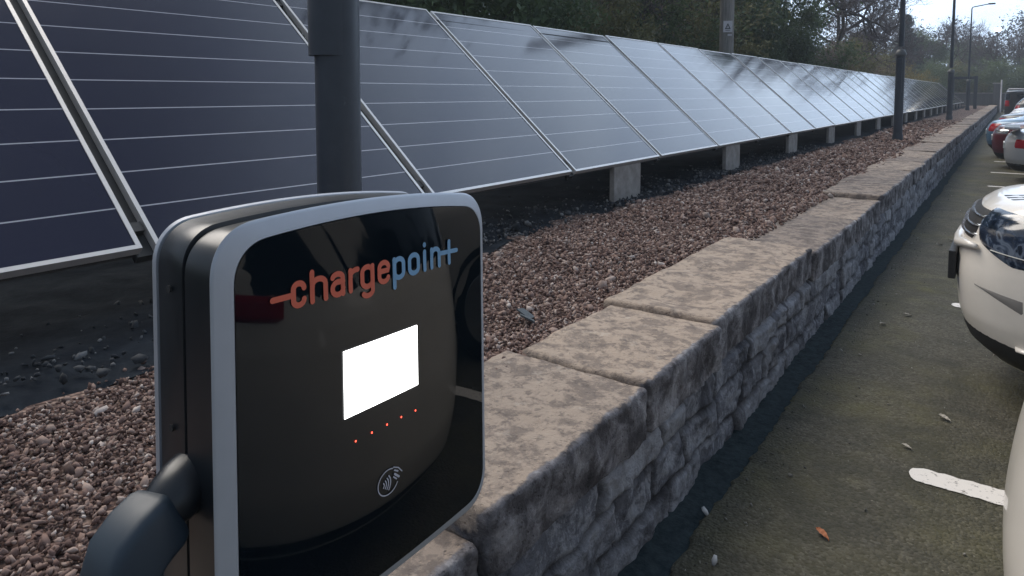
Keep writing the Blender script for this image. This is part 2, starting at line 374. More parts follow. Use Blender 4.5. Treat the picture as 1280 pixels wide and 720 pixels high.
# rubble face: irregular courses, each stone pushed out with broken edges
def rubble(y0,y1,res,seed):
    r=np.random.default_rng(seed); zs=np.arange(-.03,.40,min(res,.05) if res<.05 else .05); ys=np.arange(y0,y1+res*.5,res)
    Y,Z=np.meshgrid(ys,zs,indexing='ij'); P0=np.stack([np.zeros(Y.size),Y.ravel(),Z.ravel()],1)
    yy=P0[:,1]+.035*vnoise(P0,6,2)+.012*vnoise(P0,20,4); zz=P0[:,2]+.030*vnoise(P0,5,6)+.010*vnoise(P0,22,7)
    cut=[-.10,.075,.225,.60,.9]; rnd=np.zeros(len(P0)); dist=np.full(len(P0),9.)
    for c in range(4):
        m=(zz>=cut[c])&(zz<cut[c+1]); e=[y0-1]; rr=np.random.default_rng(100+c)
        e=[-4.]
        while e[-1]<75: e.append(e[-1]+rr.uniform(.16,.50))
        e=np.array(e); k=np.searchsorted(e,yy[m])-1; rv=rr.random(len(e)); rnd[m]=rv[k]
        d=np.minimum(np.minimum(yy[m]-e[k],e[k+1]-yy[m]),np.minimum(zz[m]-cut[c],cut[c+1]-zz[m])); dist[m]=d
    j=np.clip(1-dist/.018,0,1)**.7
    prot=.030*np.clip(dist/.020,0,1)**.6*(.5+.8*rnd)+.010*vnoise(P0,9,9)+.005*vnoise(P0,28,11)+.0045*vnoise(P0,60,13)
    V=P0.copy(); V[:,0]=XO-.036+prot-.030*np.clip((V[:,2]-.335)/.02,0,1)
    n=len(zs); i=np.arange(len(ys)-1)[:,None]*n+np.arange(n-1)[None]; i=i.ravel(); F=np.stack([i,i+n,i+n+1,i+1],1)
    return V,F,rnd,j
VV=[];FF=[];RR=[];JJ=[];b=0
for a,c,res in [(-3.0,.6,.04),(.6,4,.009),(4,9,.016),(9,22,.04),(22,70,.15)]:
    V,F,rn,j=rubble(a,c,res,5); VV.append(V);FF.append(F+b);RR.append(rn);JJ.append(j);b+=len(V)
mesh('rubble_face',np.concatenate(VV),np.concatenate(FF),M['rubble'],wall,True,attr={'rnd':np.concatenate(RR),'joint':np.concatenate(JJ)})
MB().box(-1.46,XO-.10,-3,70,-.05,.36).build('wall_core',M['rubble'],wall)

# ------------------------------------------------------------------ loose gravel
def icos():
    p=(1+5**.5)/2; V=np.array([(-1,p,0),(1,p,0),(-1,-p,0),(1,-p,0),(0,-1,p),(0,1,p),(0,-1,-p),(0,1,-p),(p,0,-1),(p,0,1),(-p,0,-1),(-p,0,1)],float); V/=np.linalg.norm(V[0])
    F=np.array([(0,11,5),(0,5,1),(0,1,7),(0,7,10),(0,10,11),(1,5,9),(5,11,4),(11,10,2),(10,7,6),(7,1,8),(3,9,4),(3,4,2),(3,2,6),(3,6,8),(3,8,9),(4,9,5),(2,4,11),(6,2,10),(8,6,7),(9,8,1)]); return V,F
IV,IF=icos()
def pebbles(pos,size,flat=.6,seed=0):
    r=np.random.default_rng(seed); n=len(pos); jit=1+r.uniform(-.42,.42,(n,12,1)); S=np.stack([size*r.uniform(.8,1.7,n),size*r.uniform(.7,1.2,n),size*r.uniform(.35,.8,n)],1)[:,None,:]
    P=IV[None]*jit*S
    ang=r.normal(0,1,(n,4)); ang/=np.linalg.norm(ang,axis=1,keepdims=True); w,x,y,z=ang.T
    Q=np.stack([np.stack([1-2*(y*y+z*z),2*(x*y-z*w),2*(x*z+y*w)],1),np.stack([2*(x*y+z*w),1-2*(x*x+z*z),2*(y*z-x*w)],1),np.stack([2*(x*z-y*w),2*(y*z+x*w),1-2*(x*x+y*y)],1)],1)
    P=np.einsum('nij,nkj->nki',Q,P)+pos[:,None,:]
    F=(IF[None]+12*np.arange(n)[:,None,None]).reshape(-1,3)
    return P.reshape(-1,3),F
def memx(y): return -2.50-.22*np.clip((y-1.5)/3,0,1)
def gz(x,y):
    P=np.stack([x,y,np.full(len(x),.49)],1); return .49+.022*vnoise(P,1.3,3)+.012*vnoise(P,4,5)
g=np.random.default_rng(3); Vs=[];Fs=[];b=0
for (ya,yb,den,sz) in [(.0,2.6,9500,.0062),(2.6,5,5600,.0078),(5,9,1900,.012),(9,16,600,.017),(16,30,150,.026)]:
    n=int((yb-ya)*1.75*den); x=g.uniform(-3.05,-1.36,n); y=g.uniform(ya,yb,n)
    P=np.stack([x,y,x*0],1); e=memx(y)+.10*vnoise(P,2.2,20)+.05*vnoise(P,9,22)+g.normal(0,.035,n)
    keep=(x>e)&((x<-1.43)|(g.random(n)<.45)); x=x[keep];y=y[keep]
    s=sz*g.lognormal(0,.32,len(x)); z=gz(x,y)+s*.25+g.uniform(-.006,.012,len(x)); z=np.where(x>-1.47,np.maximum(z,ZT-.02),z)
    V,F=pebbles(np.stack([x,y,z],1),s,seed=int(ya*10)); Vs.append(V);Fs.append(F+b);b+=len(V)
o=mesh('gravel',np.concatenate(Vs),np.concatenate(Fs),M['stone']); o['kind']='stuff'; tag(o,'loose pinkish brown gravel stones between coping and panels','gravel')
# membrane under the panels
def memz(P):
    return gz(P[:,0],P[:,1])+.03+.02*vnoise(P,2.6,31)+.012*vnoise(P,9,33)
X0=np.linspace(0,1,46); YY=np.linspace(-4,66,1500)
G=np.stack(np.meshgrid(X0,YY,indexing='ij'),-1).reshape(-1,2); Pm=np.zeros((len(G),3)); Pm[:,1]=G[:,1]
ed=memx(G[:,1])+.07*vnoise(np.stack([G[:,1],G[:,1]*0,G[:,1]*0],1),1.5,40)
Pm[:,0]=ed-G[:,0]*2.9; Pm[:,2]=memz(Pm)-.035*np.clip(1-G[:,0]*8,0,1)
n=len(YY); i=np.arange(45)[:,None]*n+np.arange(n-1)[None]; i=i.ravel()
o=mesh('weed_membrane',Pm,np.stack([i,i+1,i+n+1,i+n],1),M['membrane'],None,True); tag(o,'black weed membrane spread on the ground beneath the row of solar panels','ground sheet')
# scattered dark chips and stones on the membrane
n=2600; y=g.uniform(.2,14,n); x=memx(y)-np.abs(g.normal(0,.35,n)); z=memz(np.stack([x,y,x*0],1)); V,F=pebbles(np.stack([x,y,z+.004],1),.009*g.lognormal(0,.4,n),seed=77)
t=NT('dusty_chips'); t.base(t.ramp(t.n('ShaderNodeNewGeometry').outputs['Random Per Island'],[(.0,(.012,.014,.017)),(.7,(.05,.055,.062)),(1.,(.2,.2,.2))])).p(Roughness=.9)
o=mesh('stone_chips',V,F,t.m); o['kind']='stuff'; tag(o,'dark dusty stone chips scattered over the black membrane','gravel')
# grit on the asphalt
n=700; y=g.uniform(1,14,n)**1.0; x=np.where(g.random(n)<.55,-.78+np.abs(g.normal(0,.07,n)),g.uniform(-.78,1.2,n)); V,F=pebbles(np.stack([x,y,np.full(n,.003)],1),.0032*g.lognormal(0,.45,n),seed=78)
t=NT('grit'); t.base(t.ramp(t.n('ShaderNodeNewGeometry').outputs['Random Per Island'],[(.0,(.05,.05,.045)),(.5,(.16,.15,.13)),(1.,(.40,.38,.34))])).p(Roughness=.9)
o=mesh('grit',V,F,t.m); o['kind']='stuff'; tag(o,'fine stone grit lying on the mossy asphalt','grit')
def stone1(x,y,z,s,label,mat,nm='stone'):
    import bmesh
    V,F=pebbles(np.array([[0,0,0]]),np.array([s]),seed=int(abs(x*1000)+abs(y*100))); o=mesh(nm,V,F,mat); o.location=(x,y,z); tag(o,label,'stone'); return o
M['palestone']=simple('pale_stone',(.42,.42,.42),.9,0,.2,60)
stone1(-.775,1.93,.010,.009,'small grey stone in the dark channel nearest the bottom of the photo',M['palestone'])
stone1(-.71,2.10,.012,.011,'small pale stone on the asphalt beside the dark channel',M['palestone'])
stone1(-.83,2.35,.004,.014,'larger bluish grey stone in the dark channel at the wall foot',M['palestone'])
def leaf(x,y,z,rz,s,mat,label,cat='leaf'):
    n=9;V=[];F=[]
    for k in range(n):
        u=k/(n-1); w=.22*math.sin(math.pi*u**.8)+.01; zz=.10*math.sin(3*u+1)+.04*(k%2)
        V+=[(u-.5,-w,zz+.12),(u-.5,0,zz),(u-.5,w,zz+.09)]
    for k in range(n-1):
        a=3*k; F+=[(a,a+3,a+4,a+1),(a+1,a+4,a+5,a+2)]
    o=mesh('fallen_leaf',[(a*s,b*s,c*s) for a,b,c in V],F,mat); o.location=(x,y,z); o.rotation_euler=(0,0,rz); tag(o,label,cat,'fallen leaves on the asphalt')
leaf(-.46,2.45,.006,-.6,.058,M['dleaf'],'curled orange brown leaf on the asphalt left of the nearest bay line')
leaf(-.19,3.685,.006,-.5,.062,M['dleaf2'],'pale curled leaf on the asphalt left of the cream car shadow')
leaf(-.30,3.29,.006,-.3,.045,M['dleaf2'],'small pale leaf just beyond the nearest white bay line end')
leaf(-.51,5.30,.006,.4,.06,M['dleaf2'],'pale leaf on the mossy asphalt between wall and cream car nose')
leaf(-.52,8.0,.006,.9,.075,M['dleaf2'],'pale leaf lying nearer the wall beyond the cream car')
leaf(-.44,8.3,.006,.2,.07,M['dleaf2'],'pale leaf lying just right of another beyond the cream car')
leaf(-.62,5.0,.006,1.2,.06,M['dleaf2'],'tiny pale leaf near the channel level with the cream car')
# slate scraps on the gravel
for (x,y,rz,lb) in [(-1.70,2.47,.3,'dark slate scrap standing tilted in the gravel near the charger'),(-1.66,2.42,1.0,'dark slate scrap lying flat in front of the tilted one')]:
    mb=MB(); Mx=Matrix.Rotation(rz,4,'Z')@Matrix.Rotation(.5,4,'Y'); mb.add([Mx@Vector(p) for p in [(-.04,-.02,0),(.03,-.03,0),(.045,.015,0),(-.02,.03,0),(-.04,-.02,.007),(.03,-.03,.006),(.045,.015,.008),(-.02,.03,.006)]],[(0,3,2,1),(4,5,6,7),(0,1,5,4),(1,2,6,5),(2,3,7,6),(3,0,4,7)])
    o=mb.build('slate_scrap',M['slate']); o.location=(x,y,.535); tag(o,lb,'slate')

# ------------------------------------------------------------------ solar panels
SL=Vector((-.748,0,.664)); NL=Vector((.664,0,.748)); PW=1.68; PL=2.14
def pp(a,b,c): return Vector((0,a,0))+SL*b+NL*c
def pbox(mb,a0,a1,b0,b1,c0,c1):
    V=[pp(a,b,c) for a in (a0,a1) for b in (b0,b1) for c in (c0,c1)]; return mb.add(V,[(0,1,3,2),(4,6,7,5),(0,4,5,1),(2,3,7,6),(0,2,6,4),(1,5,7,3)])
proto=empty('solar_panel',(-2.9,1.48,.862))
fw=.020; V=[pp(fw,fw,-.004),pp(PW-fw,fw,-.004),pp(PW-fw,PL-fw,-.004),pp(fw,PL-fw,-.004)]
# fine grid so the sheet can carry a slight bow
gl=mesh('glass_pane',V,[(0,1,2,3)],M['pglass'],proto,uv=[(0,0),(1,0),(1,1),(0,1)])
mb=MB(); pbox(mb,0,fw,0,PL,-.04,0); pbox(mb,PW-fw,PW,0,PL,-.04,0); pbox(mb,fw,PW-fw,0,fw,-.04,0); pbox(mb,fw,PW-fw,PL-fw,PL,-.04,0); mb.build('frame',M['alu'],proto)
mb=MB(); pbox(mb,fw,PW-fw,fw,PL-fw,-.030,-.022); mb.build('backing_sheet',M['rail'],proto)
kids=kid_list(proto); rail=empty('mounting_rail',(-2.9,3.16,.862))
mb=MB(); pbox(mb,-.010,.070,-.01,PL+.01,-.085,-.045); mb.build('channel',M['rail'],rail)
for q_ in (.10,PL-.2):
    mb=MB(); pbox(mb,.006,.054,q_,q_+.05,-.045,-.012); mb.build('clamp',M['rail'],rail)
rk=kid_list(rail)
NP=36
for k in range(NP):
    p=proto if k==0 else copy_tree(proto,kids); j=k-1
    p.location=(-2.9,1.48+1.74*j,.862+random.uniform(-.003,.003)); p.rotation_euler=(random.uniform(-.0015,.0015),random.uniform(-.004,.004),random.uniform(-.002,.002))
    lb={0:'dark solar panel cut by the left edge of the photo',1:'wide dark solar panel directly behind and left of the charger',2:'dark solar panel behind the near lamp post and charger top'}.get(k,'dark blue solar panel, %s from the left edge of the photo along the row'%ordn(k+1))
    if k==NP-1: lb='last and farthest solar panel at the far end of the row'
    tag(p,lb,'solar panel','solar panels in the long tilted row')
    if k<NP-1:
        r=rail if k==0 else copy_tree(rail,rk); r.location=(-2.9,3.16+1.74*j,.862)
        tag(r,'dark mounting rail in the seam after the %s solar panel from the left edge'%ordn(k+1),'mounting rail','mounting rails between the panels')
# near the camera only the glazing grid differs; blocks carry the lower rail
blk=[-.2,2.85]+[5.98+3.08*i for i in range(18)]
for i,y in enumerate(blk):
    mb=MB(); mb.box(-.05,0,-.28,.28,-.42,.0,b=.008); o=mb.build('concrete_block',M['concrete']); o.location=(-2.93,y,.828)
    if i==0: tag(o,'grey concrete block under the leftmost solar panel, nearest of all','concrete block','concrete blocks under the lower panel edge')
    else: tag(o,'grey concrete block under the panel edge, %s from the left edge of the photo'%ordn(i+1),'concrete block','concrete blocks under the lower panel edge')
mb=MB(); mb.box(-3.02,-2.96,-.4,62,.83,.815); mb.box(-4.47,-4.40,-.4,62,2.13,2.19); o=mb.build('support_rails',M['rail']); tag(o,'long dark steel rails running beneath the whole row of panels','rail')
for i in range(20):
    mb=MB(); mb.box(-.05,.05,-.05,.05,-1.75,0); o=mb.build('rear_support_post',M['rail']); o.location=(-4.43,blk[i],2.13); tag(o,'dark steel post holding the upper panel edge, %s from the near end'%ordn(i+1),'post','steel posts behind the panels')
# low fence added behind the panels to keep the space beneath them dark
mb=MB(); mb.box(-5.35,-5.30,-1.5,63,.45,1.75); o=mb.build('added_rear_fence',M['brick']); tag(o,'low dark fence added behind the solar panels to keep the space beneath dark','fence')

# ------------------------------------------------------------------ lamp posts
def lamp(x,y,label,r=.1,H=7.,arm=True,lean=0.,door=True,low=2.3,rb=None,rot=0.):
    root=empty('lamp_post',(x,y,.5),(0,0,0)); tag(root,label,'lamp post','tall dark lamp posts along the gravel bed')
    mb=MB(); mb.lathe([(r*1.18,-.1),(r*1.18,.10),(r*1.02,.14),(r,.18),(r,low-.5)],28); mb.build('base_shaft',M['post'],root,True,40)
    mb=MB(); mb.lathe([(r*1.0,low-.5),(r*1.28,low-.485),(r*1.28,low-.44),(r*.80,low-.37),(r*.64,low-.36)],28); mb.build('collar',M['postcap'],root,True,40)
    mb=MB(); mb.lathe([(r*.64,low-.3),(r*.5,H*.6),(r*.36,H-.5)],20); mb.build('upper_shaft',M['post'],root,True,40)
    if door:
        d=MB(); Mt=Matrix.Rotation(rot,4,'Z'); d.box(-.045,.045,-r-.012,-r+.03,1.02,1.75,Mt,b=.008); d.build('service_door',M['post'],root)
    if arm:
        d=MB(); d.tube([(0,0,H-.55),(0,0,H-.12),(.04,-.01,H-.03),(.15,0,H),(.85,.08,H+.12)],[r*.36,r*.34,r*.32,r*.32,r*.28],10); d.build('arm',M['post'],root,True,50)
        d=MB(); d.box(.8,1.15,.02,.18,H+.08,H+.17,b=.03); d.build('lamp_head',M['postcap'],root)
    return root
l1=lamp(-2.06,1.752,'thick dark lamp post rising right behind the charger',r=.083,H=7.,low=3.4,door=False)
# flat service cover on the near post, facing along the wall
d=MB(); d.tube([(-.010,-.013,1.14),(-.010,-.013,2.2)],.088,32); d.build('service_sleeve',M['post'],l1,True,40)
lamp(-1.97,17.05,'dark lamp post with grey collar, second nearest, crossing the bright panels',r=.088,low=2.3)
lamp(-1.96,32.1,'dark lamp post standing midway along the row, third nearest',r=.10,low=2.3)
lamp(-2.15,50.,'dark lamp post whose whole bent arm shows against the sky',r=.10,H=6.15,low=2.2)
# utility pole behind the panels with warning sign
up=empty('utility_pole',(-6.1,18.1,.5)); tag(up,'grey weathered wooden utility pole behind the panels with a small white sign','utility pole')
mb=MB(); mb.lathe([(.185,0),(.175,4),(.15,9.5)],24); mb.build('shaft',M['wood'],up,True,40)
S=bpy.data.objects.new('warning_sign',None); link(S,up); S.location=(.088,-.185,2.72); S.rotation_euler=(0,0,R(24)); S.scale=(.85,.85,.85)
d=MB(); d.box(-.13,.13,-.012,0,-.17,.17,b=.004); d.build('sign_plate',M['sign'],S)
d=MB(); T=[(-.085,-.016,-.075),(.085,-.016,-.075),(0,-.016,.10)]; ti=[(-.045,-.016,-.05),(.045,-.016,-.05),(0,-.016,.05)]
d.add(T+ti,[(0,1,4,3),(1,2,5,4),(2,0,3,5)]); d.add([(-.012,-.017,-.045),(.012,-.017,-.02),(.002,-.017,-.01),(.012,-.017,.035),(-.012,-.017,.0),(.0,-.017,-.012)],[(0,1,2,5),(5,2,3,4)])
d.box(-.07,.07,-.0165,-.0125,-.12,-.105); d.build('hazard_symbol',M['ink'],S)
d=MB(); d.box(.0,.12,-.012,0,-.28,-.225,b=.003); d.build('number_tag',M['sign'],S)

# ------------------------------------------------------------------ charger
h=Vector((-.0506146,.9978863,-.0407579)).normalized(); u=Vector((-.0406991,.0387154,.9984211)); u=(u-h*u.dot(h)).normalized(); nrm=h.cross(u)
c0=Vector((-.6845,.6438,1.0912)); ZC=.26
Mx=Matrix.Identity(4)
for i in range(3): Mx[i][0]=h[i]; Mx[i][1]=-nrm[i]; Mx[i][2]=u[i]
o0=c0-u*ZC
for i in range(3): Mx[i][3]=o0[i]
CH=empty('ev_charger'); CH.matrix_world=Mx; tag(CH,'black and silver wall charger with glowing white screen and orange and blue lettering','ev charger')
def outline(hw,top,bot,r,bow,cx=0.,n=14,bowb=None):
    """closed loop, counter-clockwise seen from the front (+x right, +z up)"""
    if bowb is None: bowb=bow*.3
    P=[]
    for (sx,sz,a0) in ((1,1,0),(-1,1,90),(-1,-1,180),(1,-1,270)):
        for k in range(n+1):
            a=R(a0+90*k/n); ex=2.4
            ca,sa=math.cos(a),math.sin(a)
            px=math.copysign(abs(ca)**(2/ex),ca)*r; pz=math.copysign(abs(sa)**(2/ex),sa)*r
            x=sx*(hw-r)+px; z=(top-r if sz>0 else bot+r)+pz; P.append([x,z])
        # straight run points
        nx={0:(-1,1),90:(-1,-1),180:(1,-1),270:(1,1)}[a0]
        x1,z1=P[-1]; tx=nx[0]*(hw-r) if a0 in(0,180) else x1; 
        if a0 in (0,180):
            x2=-x1 if True else 0
            for k in range(1,14): P.append([x1+(x2-x1)*k/14,z1])
        else:
            z2=(bot+r) if a0==90 else (top-r)
            for k in range(1,14): P.append([x1,z1+(z2-z1)*k/14])
    Q=[]
    for x,z in P:
        f=max(0,1-(x/hw)**2); z+= bow*f*max(0,(z-0)/top)**2 - bowb*f*max(0,z/bot)**2 if True else 0
        Q.append((x+cx,z))
    return Q
def loft(loops,cap0=False,cap1=False):
    """loops: list of (outline pts, y)"""
    V=[];F=[];m=len(loops[0][0])
    for P,y in loops:
        for k,(x,z) in enumerate(P): V.append((x,y(x,z) if callable(y) else y,z+ZC))
    for i in range(len(loops)-1):
        for k in range(m): F.append((i*m+k,i*m+(k+1)%m,(i+1)*m+(k+1)%m,(i+1)*m+k))
    if cap0: F.append(tuple(range(m))[::-1])
    if cap1: F.append(tuple((len(loops)-1)*m+k for k in range(m)))
    return V,F
T0,B0=.2535,-.2535; HW=.25; BW=.0155
def ol(ins,cx=0,dr=0,dt=0): return outline(HW-ins,T0-ins+dt,B0+ins,max(.02,.058-ins*.7+dr),BW,cx)
def shade(o,a=35):
    for p in o.data.polygons: p.use_smooth=True
    o.data.set_sharp_from_angle(angle=R(a)); return o
GI=lambda ins: outline(.2305-ins,.2325-ins,-.2375+ins,.046-ins*.5,BW,.0065)
gd=lambda x,z: -.0035-.007*(1-(x/.24)**2)*(1-(z/.26)**2*.6)
V,F=loft([(ol(.012),.0125),(ol(.009),.0120),(ol(.0045),.007),(ol(.0008),.003),(ol(0),.0015),(ol(.0012),.0002),(ol(.004),-.0006),(GI(-.0035),-.0036),(GI(-.001),-.0040),(GI(0),-.002)])
b=mesh('bezel',V,F,M['silver'],CH); shade(b,50)
# glass: rings shrinking to the centre, slightly convex
loops=[(GI(0),gd)]
base=GI(0)
for s in (.985,.95,.88,.78,.66,.52,.38,.24,.1,.01): loops.append(([( .0065+(x-.0065)*s,z*s) for x,z in base],lambda x,z:gd(x,z)))
V,F=loft(loops,False,True); gl=mesh('glass_face',V,F,M['bglass'],CH); shade(gl,60)
# body shell
V,F=loft([(ol(.012),.010),(ol(.0115),.035),(ol(.011),.050),(ol(.012),.066),(ol(.0165),.0675),(ol(.0165),.0705),(ol(.0125,dt=.005),.072),(ol(.0125,dt=.008),.118),(ol(.016,dt=.008),.123)])
b=mesh('housing',V,F,M['black'],CH); shade(b,50)
V,F=loft([(ol(.020,dt=.008),.1225),(ol(.0125,dt=.009),.1235),(ol(.0115,dt=.010),.1275),(ol(.0125,dt=.009),.131),(ol(.02,dt=.008),.132)],True,True)
b=mesh('rear_plate',V,F,M['silver'],CH); shade(b,50)
for zz in (-.16,.02,.18):
    d=MB(); d.tube([(-.2385,.095,zz+ZC),(-.2405,.095,zz+ZC)],.0042,14); d.build('screw',M['rail'],CH)
# pedestal
d=MB(); d.box(-.07,.07,.135,.225,-.86,.42,b=.012); d.build('pedestal',M['black'],CH)
d=MB(); d.box(-.13,.13,.08,.28,-.845,-.825,b=.004); d.build('pedestal_foot',M['black'],CH)
def gy(x,z): return gd(x,z)
def gpoly(mb,pts,off=.0012,center=None):
    """fan polygon on the glass"""
    V=[(x,gy(x,z)-off,z+ZC) for x,z in pts]; mb.add(V,[tuple(range(len(V)))])
# screen
N=8; V=[];F=[]
sx0,sx1,sz0,sz1=-.074,.0684,-.0062,.080
for i in range(N+1):
    for j in range(N+1):
        x=sx0+(sx1-sx0)*i/N; z=sz0+(sz1-sz0)*j/N; V.append((x,gy(x,z)-.0012,z+ZC))
for i in range(N):
    for j in range(N): a=i*(N+1)+j; F.append((a,a+N+1,a+N+2,a+1))
mesh('screen',V,F,M['screen'],CH)
for x,z in [(-.0552,-.0409),(-.0262,-.0405),(.0028,-.0402),(.0317,-.0402),(.0621,-.0415)]:
    d=MB(); gpoly(d,[(x+.0014*math.cos(a),z+.0014*math.sin(a)) for a in np.linspace(0,2*math.pi,13)[:-1]]); d.build('indicator_light',M['dot'],CH)
# lettering as rounded strokes
def stroke(mb,pts,w,off=.0014,closed=False,cap=True):
    P=[Vector((x,z)) for x,z in pts]; n=len(P); L=[];Rr=[]
    for i in range(n):
        a=P[(i-1)%n] if (closed or i>0) else P[i]; b=P[(i+1)%n] if (closed or i<n-1) else P[i]
        t=(b-a)
        if t.length<1e-9: t=Vector((1,0))
        t.normalize(); q=Vector((-t.y,t.x))*w/2; L.append(P[i]+q); Rr.append(P[i]-q)
    V=[(p.x,gy(p.x,p.y)-off,p.y+ZC) for p in L]+[(p.x,gy(p.x,p.y)-off,p.y+ZC) for p in Rr]
    F=[(i,(i+1)%n,n+(i+1)%n,n+i) for i in range(n if closed else n-1)]
    mb.add(V,F)
    if cap and not closed:
        for e in (0,n-1): gpoly(mb,[(P[e].x+w/2*math.cos(a),P[e].y+w/2*math.sin(a)) for a in np.linspace(0,2*math.pi,15)[:-1]],off+.0002)
def arc(cx,cz,rx,rz,a0,a1,n=10): return [(cx+rx*math.cos(R(a)),cz+rz*math.sin(R(a))) for a in np.linspace(a0,a1,n)]
sw=.0071; hw_=sw/2
def letter(mb,ch,x0,x1,bz):
    """strokes inside outer box x0..x1, baseline bz, x-height .0335"""
    l=x0+hw_; r=x1-hw_; m=(l+r)/2; rx=(r-l)/2; xh=bz+.0330; t=xh-hw_; b=bz+hw_; rz=.0072
    S=lambda p,**k: stroke(mb,p,sw,**k)
    if ch=='c': S(arc(m,t-.0062,rx,.0062,0,180)+arc(m,b+.0062,rx,.0062,180,360))
    if ch=='h': S([(l,b),(l,xh+.0055)]); S([(l,t-rz-.001)]+arc(m,t-rz,rx,rz,180,0)+[(r,b)],off=.0018)
    if ch=='a':
        S(arc(m,t-rz*.8,rx,rz*.8,160,0)+[(r,b)]); S([(r,b+.0155)]+arc(m,b+.0085,rx,.0075,90,180,6)+arc(m,b+.0070,rx,.0070,180,360,8)+[(r,b+.007)],off=.0018)
    if ch=='r': S([(l,b),(l,t)]); S([(l,t-rz*1.2)]+arc(r,t-rz*.9,r-l,rz*.9,170,85,7),off=.0018)
    if ch=='g':
        S(arc(m,t-rz,rx,rz,0,180)+arc(m,b+rz,rx,rz,180,360),closed=True); S([(r,t),(r,b-.006)]+arc(m,b-.006,rx,.006,0,-150,8),off=.0018)
    if ch=='e': S([(r-.001,b+rz*.7)]+arc(m,b+rz,rx,rz,330,180,8)+arc(m,t-rz,rx,rz,180,0)+[(r,b+.0145),(l,b+.0145)])
    if ch=='p': S([(l,t),(l,bz-.0085)]); S(arc(m,t-rz,rx,rz,0,180)+arc(m,b+rz,rx,rz,180,360),closed=True,off=.0018)
    if ch=='o': S(arc(m,t-rz,rx,rz,0,180)+arc(m,b+rz,rx,rz,180,360),closed=True)
    if ch=='i': S([(m,b),(m,t)]); S([(m,xh+.0062),(m,xh+.0068)])
    if ch=='n': S([(l,b),(l,t)]); S([(l,t-rz-.001)]+arc(m,t-rz,rx,rz,180,0)+[(r,b)],off=.0018)
d=MB(); stroke(d,[(-.1775,.1660),(-.150,.1664)],sw)
for ch,a,b_,bz in [('c',-.1520,-.1295,.1497),('h',-.1243,-.0968,.1500),('a',-.0928,-.0684,.1503),('r',-.0625,-.0442,.1507),('g',-.0417,-.0163,.1507),('e',-.0100,.0148,.1512)]: letter(d,ch,a,b_,bz)
d.build('orange_lettering',M['orange'],CH)
d=MB()
for ch,a,b_,bz in [('p',.0195,.0452,.1516),('o',.0514,.0778,.1520),('i',.0845,.0930,.1527),('n',.1015,.1262,.1532)]: letter(d,ch,a,b_,bz)
stroke(d,[(.1262,.1742),(.1665,.1732)],sw*.95,off=.0020); stroke(d,[(.1470,.1570),(.1472,.1890)],sw,off=.0022)
d.build('blue_lettering',M['lblue'],CH)
# contactless symbol: ring, four waves, card hand
d=MB(); cx,cz=.0045,-.1200; stroke(d,arc(cx,cz,.0200,.0170,65,335,30),.0016)
for k in range(4): rr=.006+.0042*k; stroke(d,arc(cx-.017,cz-.001,rr+.003,rr*.9,-35,35,8),.0019)
stroke(d,[(cx+.010,cz+.0165),(cx+.020,cz+.0120),(cx+.0275,cz+.0040)],.0016); stroke(d,[(cx+.012,cz+.0115),(cx+.019,cz+.0075)],.0022); stroke(d,[(cx+.0125,cz+.006),(cx+.021,cz-.001)],.0030); stroke(d,[(cx+.010,cz+.003),(cx+.016,cz-.002)],.0020)
d.build('contactless_symbol',M['white_ink'],CH)
# holster on the left flank
d=MB(); d.tube([(-.225,.075,ZC-.036),(-.243,.072,ZC-.042),(-.258,.068,ZC-.048),(-.272,.066,ZC-.055)],[.033,.032,.030,.024],20); hl=d.build('plug_holster',M['black'],CH,True,45)
# docked plug: rounded blocky handle curving down, with cable
def blockloft(path,W,D,mat,name,parent,up=Vector((0,1,0))):
    V=[];F=[];m=24
    for i,p in enumerate(path):
        p=Vector(p); t=(Vector(path[min(i+1,len(path)-1)])-Vector(path[max(i-1,0)])).normalized(); a=(up-t*up.dot(t)).normalized(); b_=t.cross(a)
        for k in range(m):
            q=2*math.pi*k/m; ex=5.5; cc=math.copysign(abs(math.cos(q))**(2/ex),math.cos(q)); ss=math.copysign(abs(math.sin(q))**(2/ex),math.sin(q))
            V.append(p+a*cc*D[i]/2+b_*ss*W[i]/2)
    for i in range(len(path)-1):
        for k in range(m): F.append((i*m+k,i*m+(k+1)%m,(i+1)*m+(k+1)%m,(i+1)*m+k))
    F.append(tuple(range(m))[::-1]); F.append(tuple((len(path)-1)*m+k for k in range(m)))
    o=mesh(name,V,F,mat,parent); shade(o,60); return o
PLUG=empty('charging_plug'); PLUG.matrix_world=Mx; tag(PLUG,'blue-black charging plug docked in the left flank of the charger','charging plug')
z=ZC
pth=[(-.262,.066,z-.052),(-.268,.065,z-.055),(-.276,.064,z-.059),(-.294,.062,z-.067),(-.309,.060,z-.078),(-.317,.058,z-.094),(-.320,.056,z-.122),(-.320,.054,z-.155),(-.320,.052,z-.21),(-.320,.052,z-.25)]
blockloft(pth,[.044,.062,.067,.068,.068,.066,.058,.048,.040,.030],[.030,.054,.062,.064,.064,.060,.054,.046,.040,.030],M['grip'],'handle',PLUG)
d=MB(); pts=[(-.320,.052,z-.24)]+[(-.320+.30*(k/10)**1.3*.7,.052+.04*k/10,z-.25-.50*math.sin(math.pi*.5*k/10)) for k in range(1,11)]; d.tube(pts,.013,12); d.build('cable',M['trim'],PLUG,True,60)

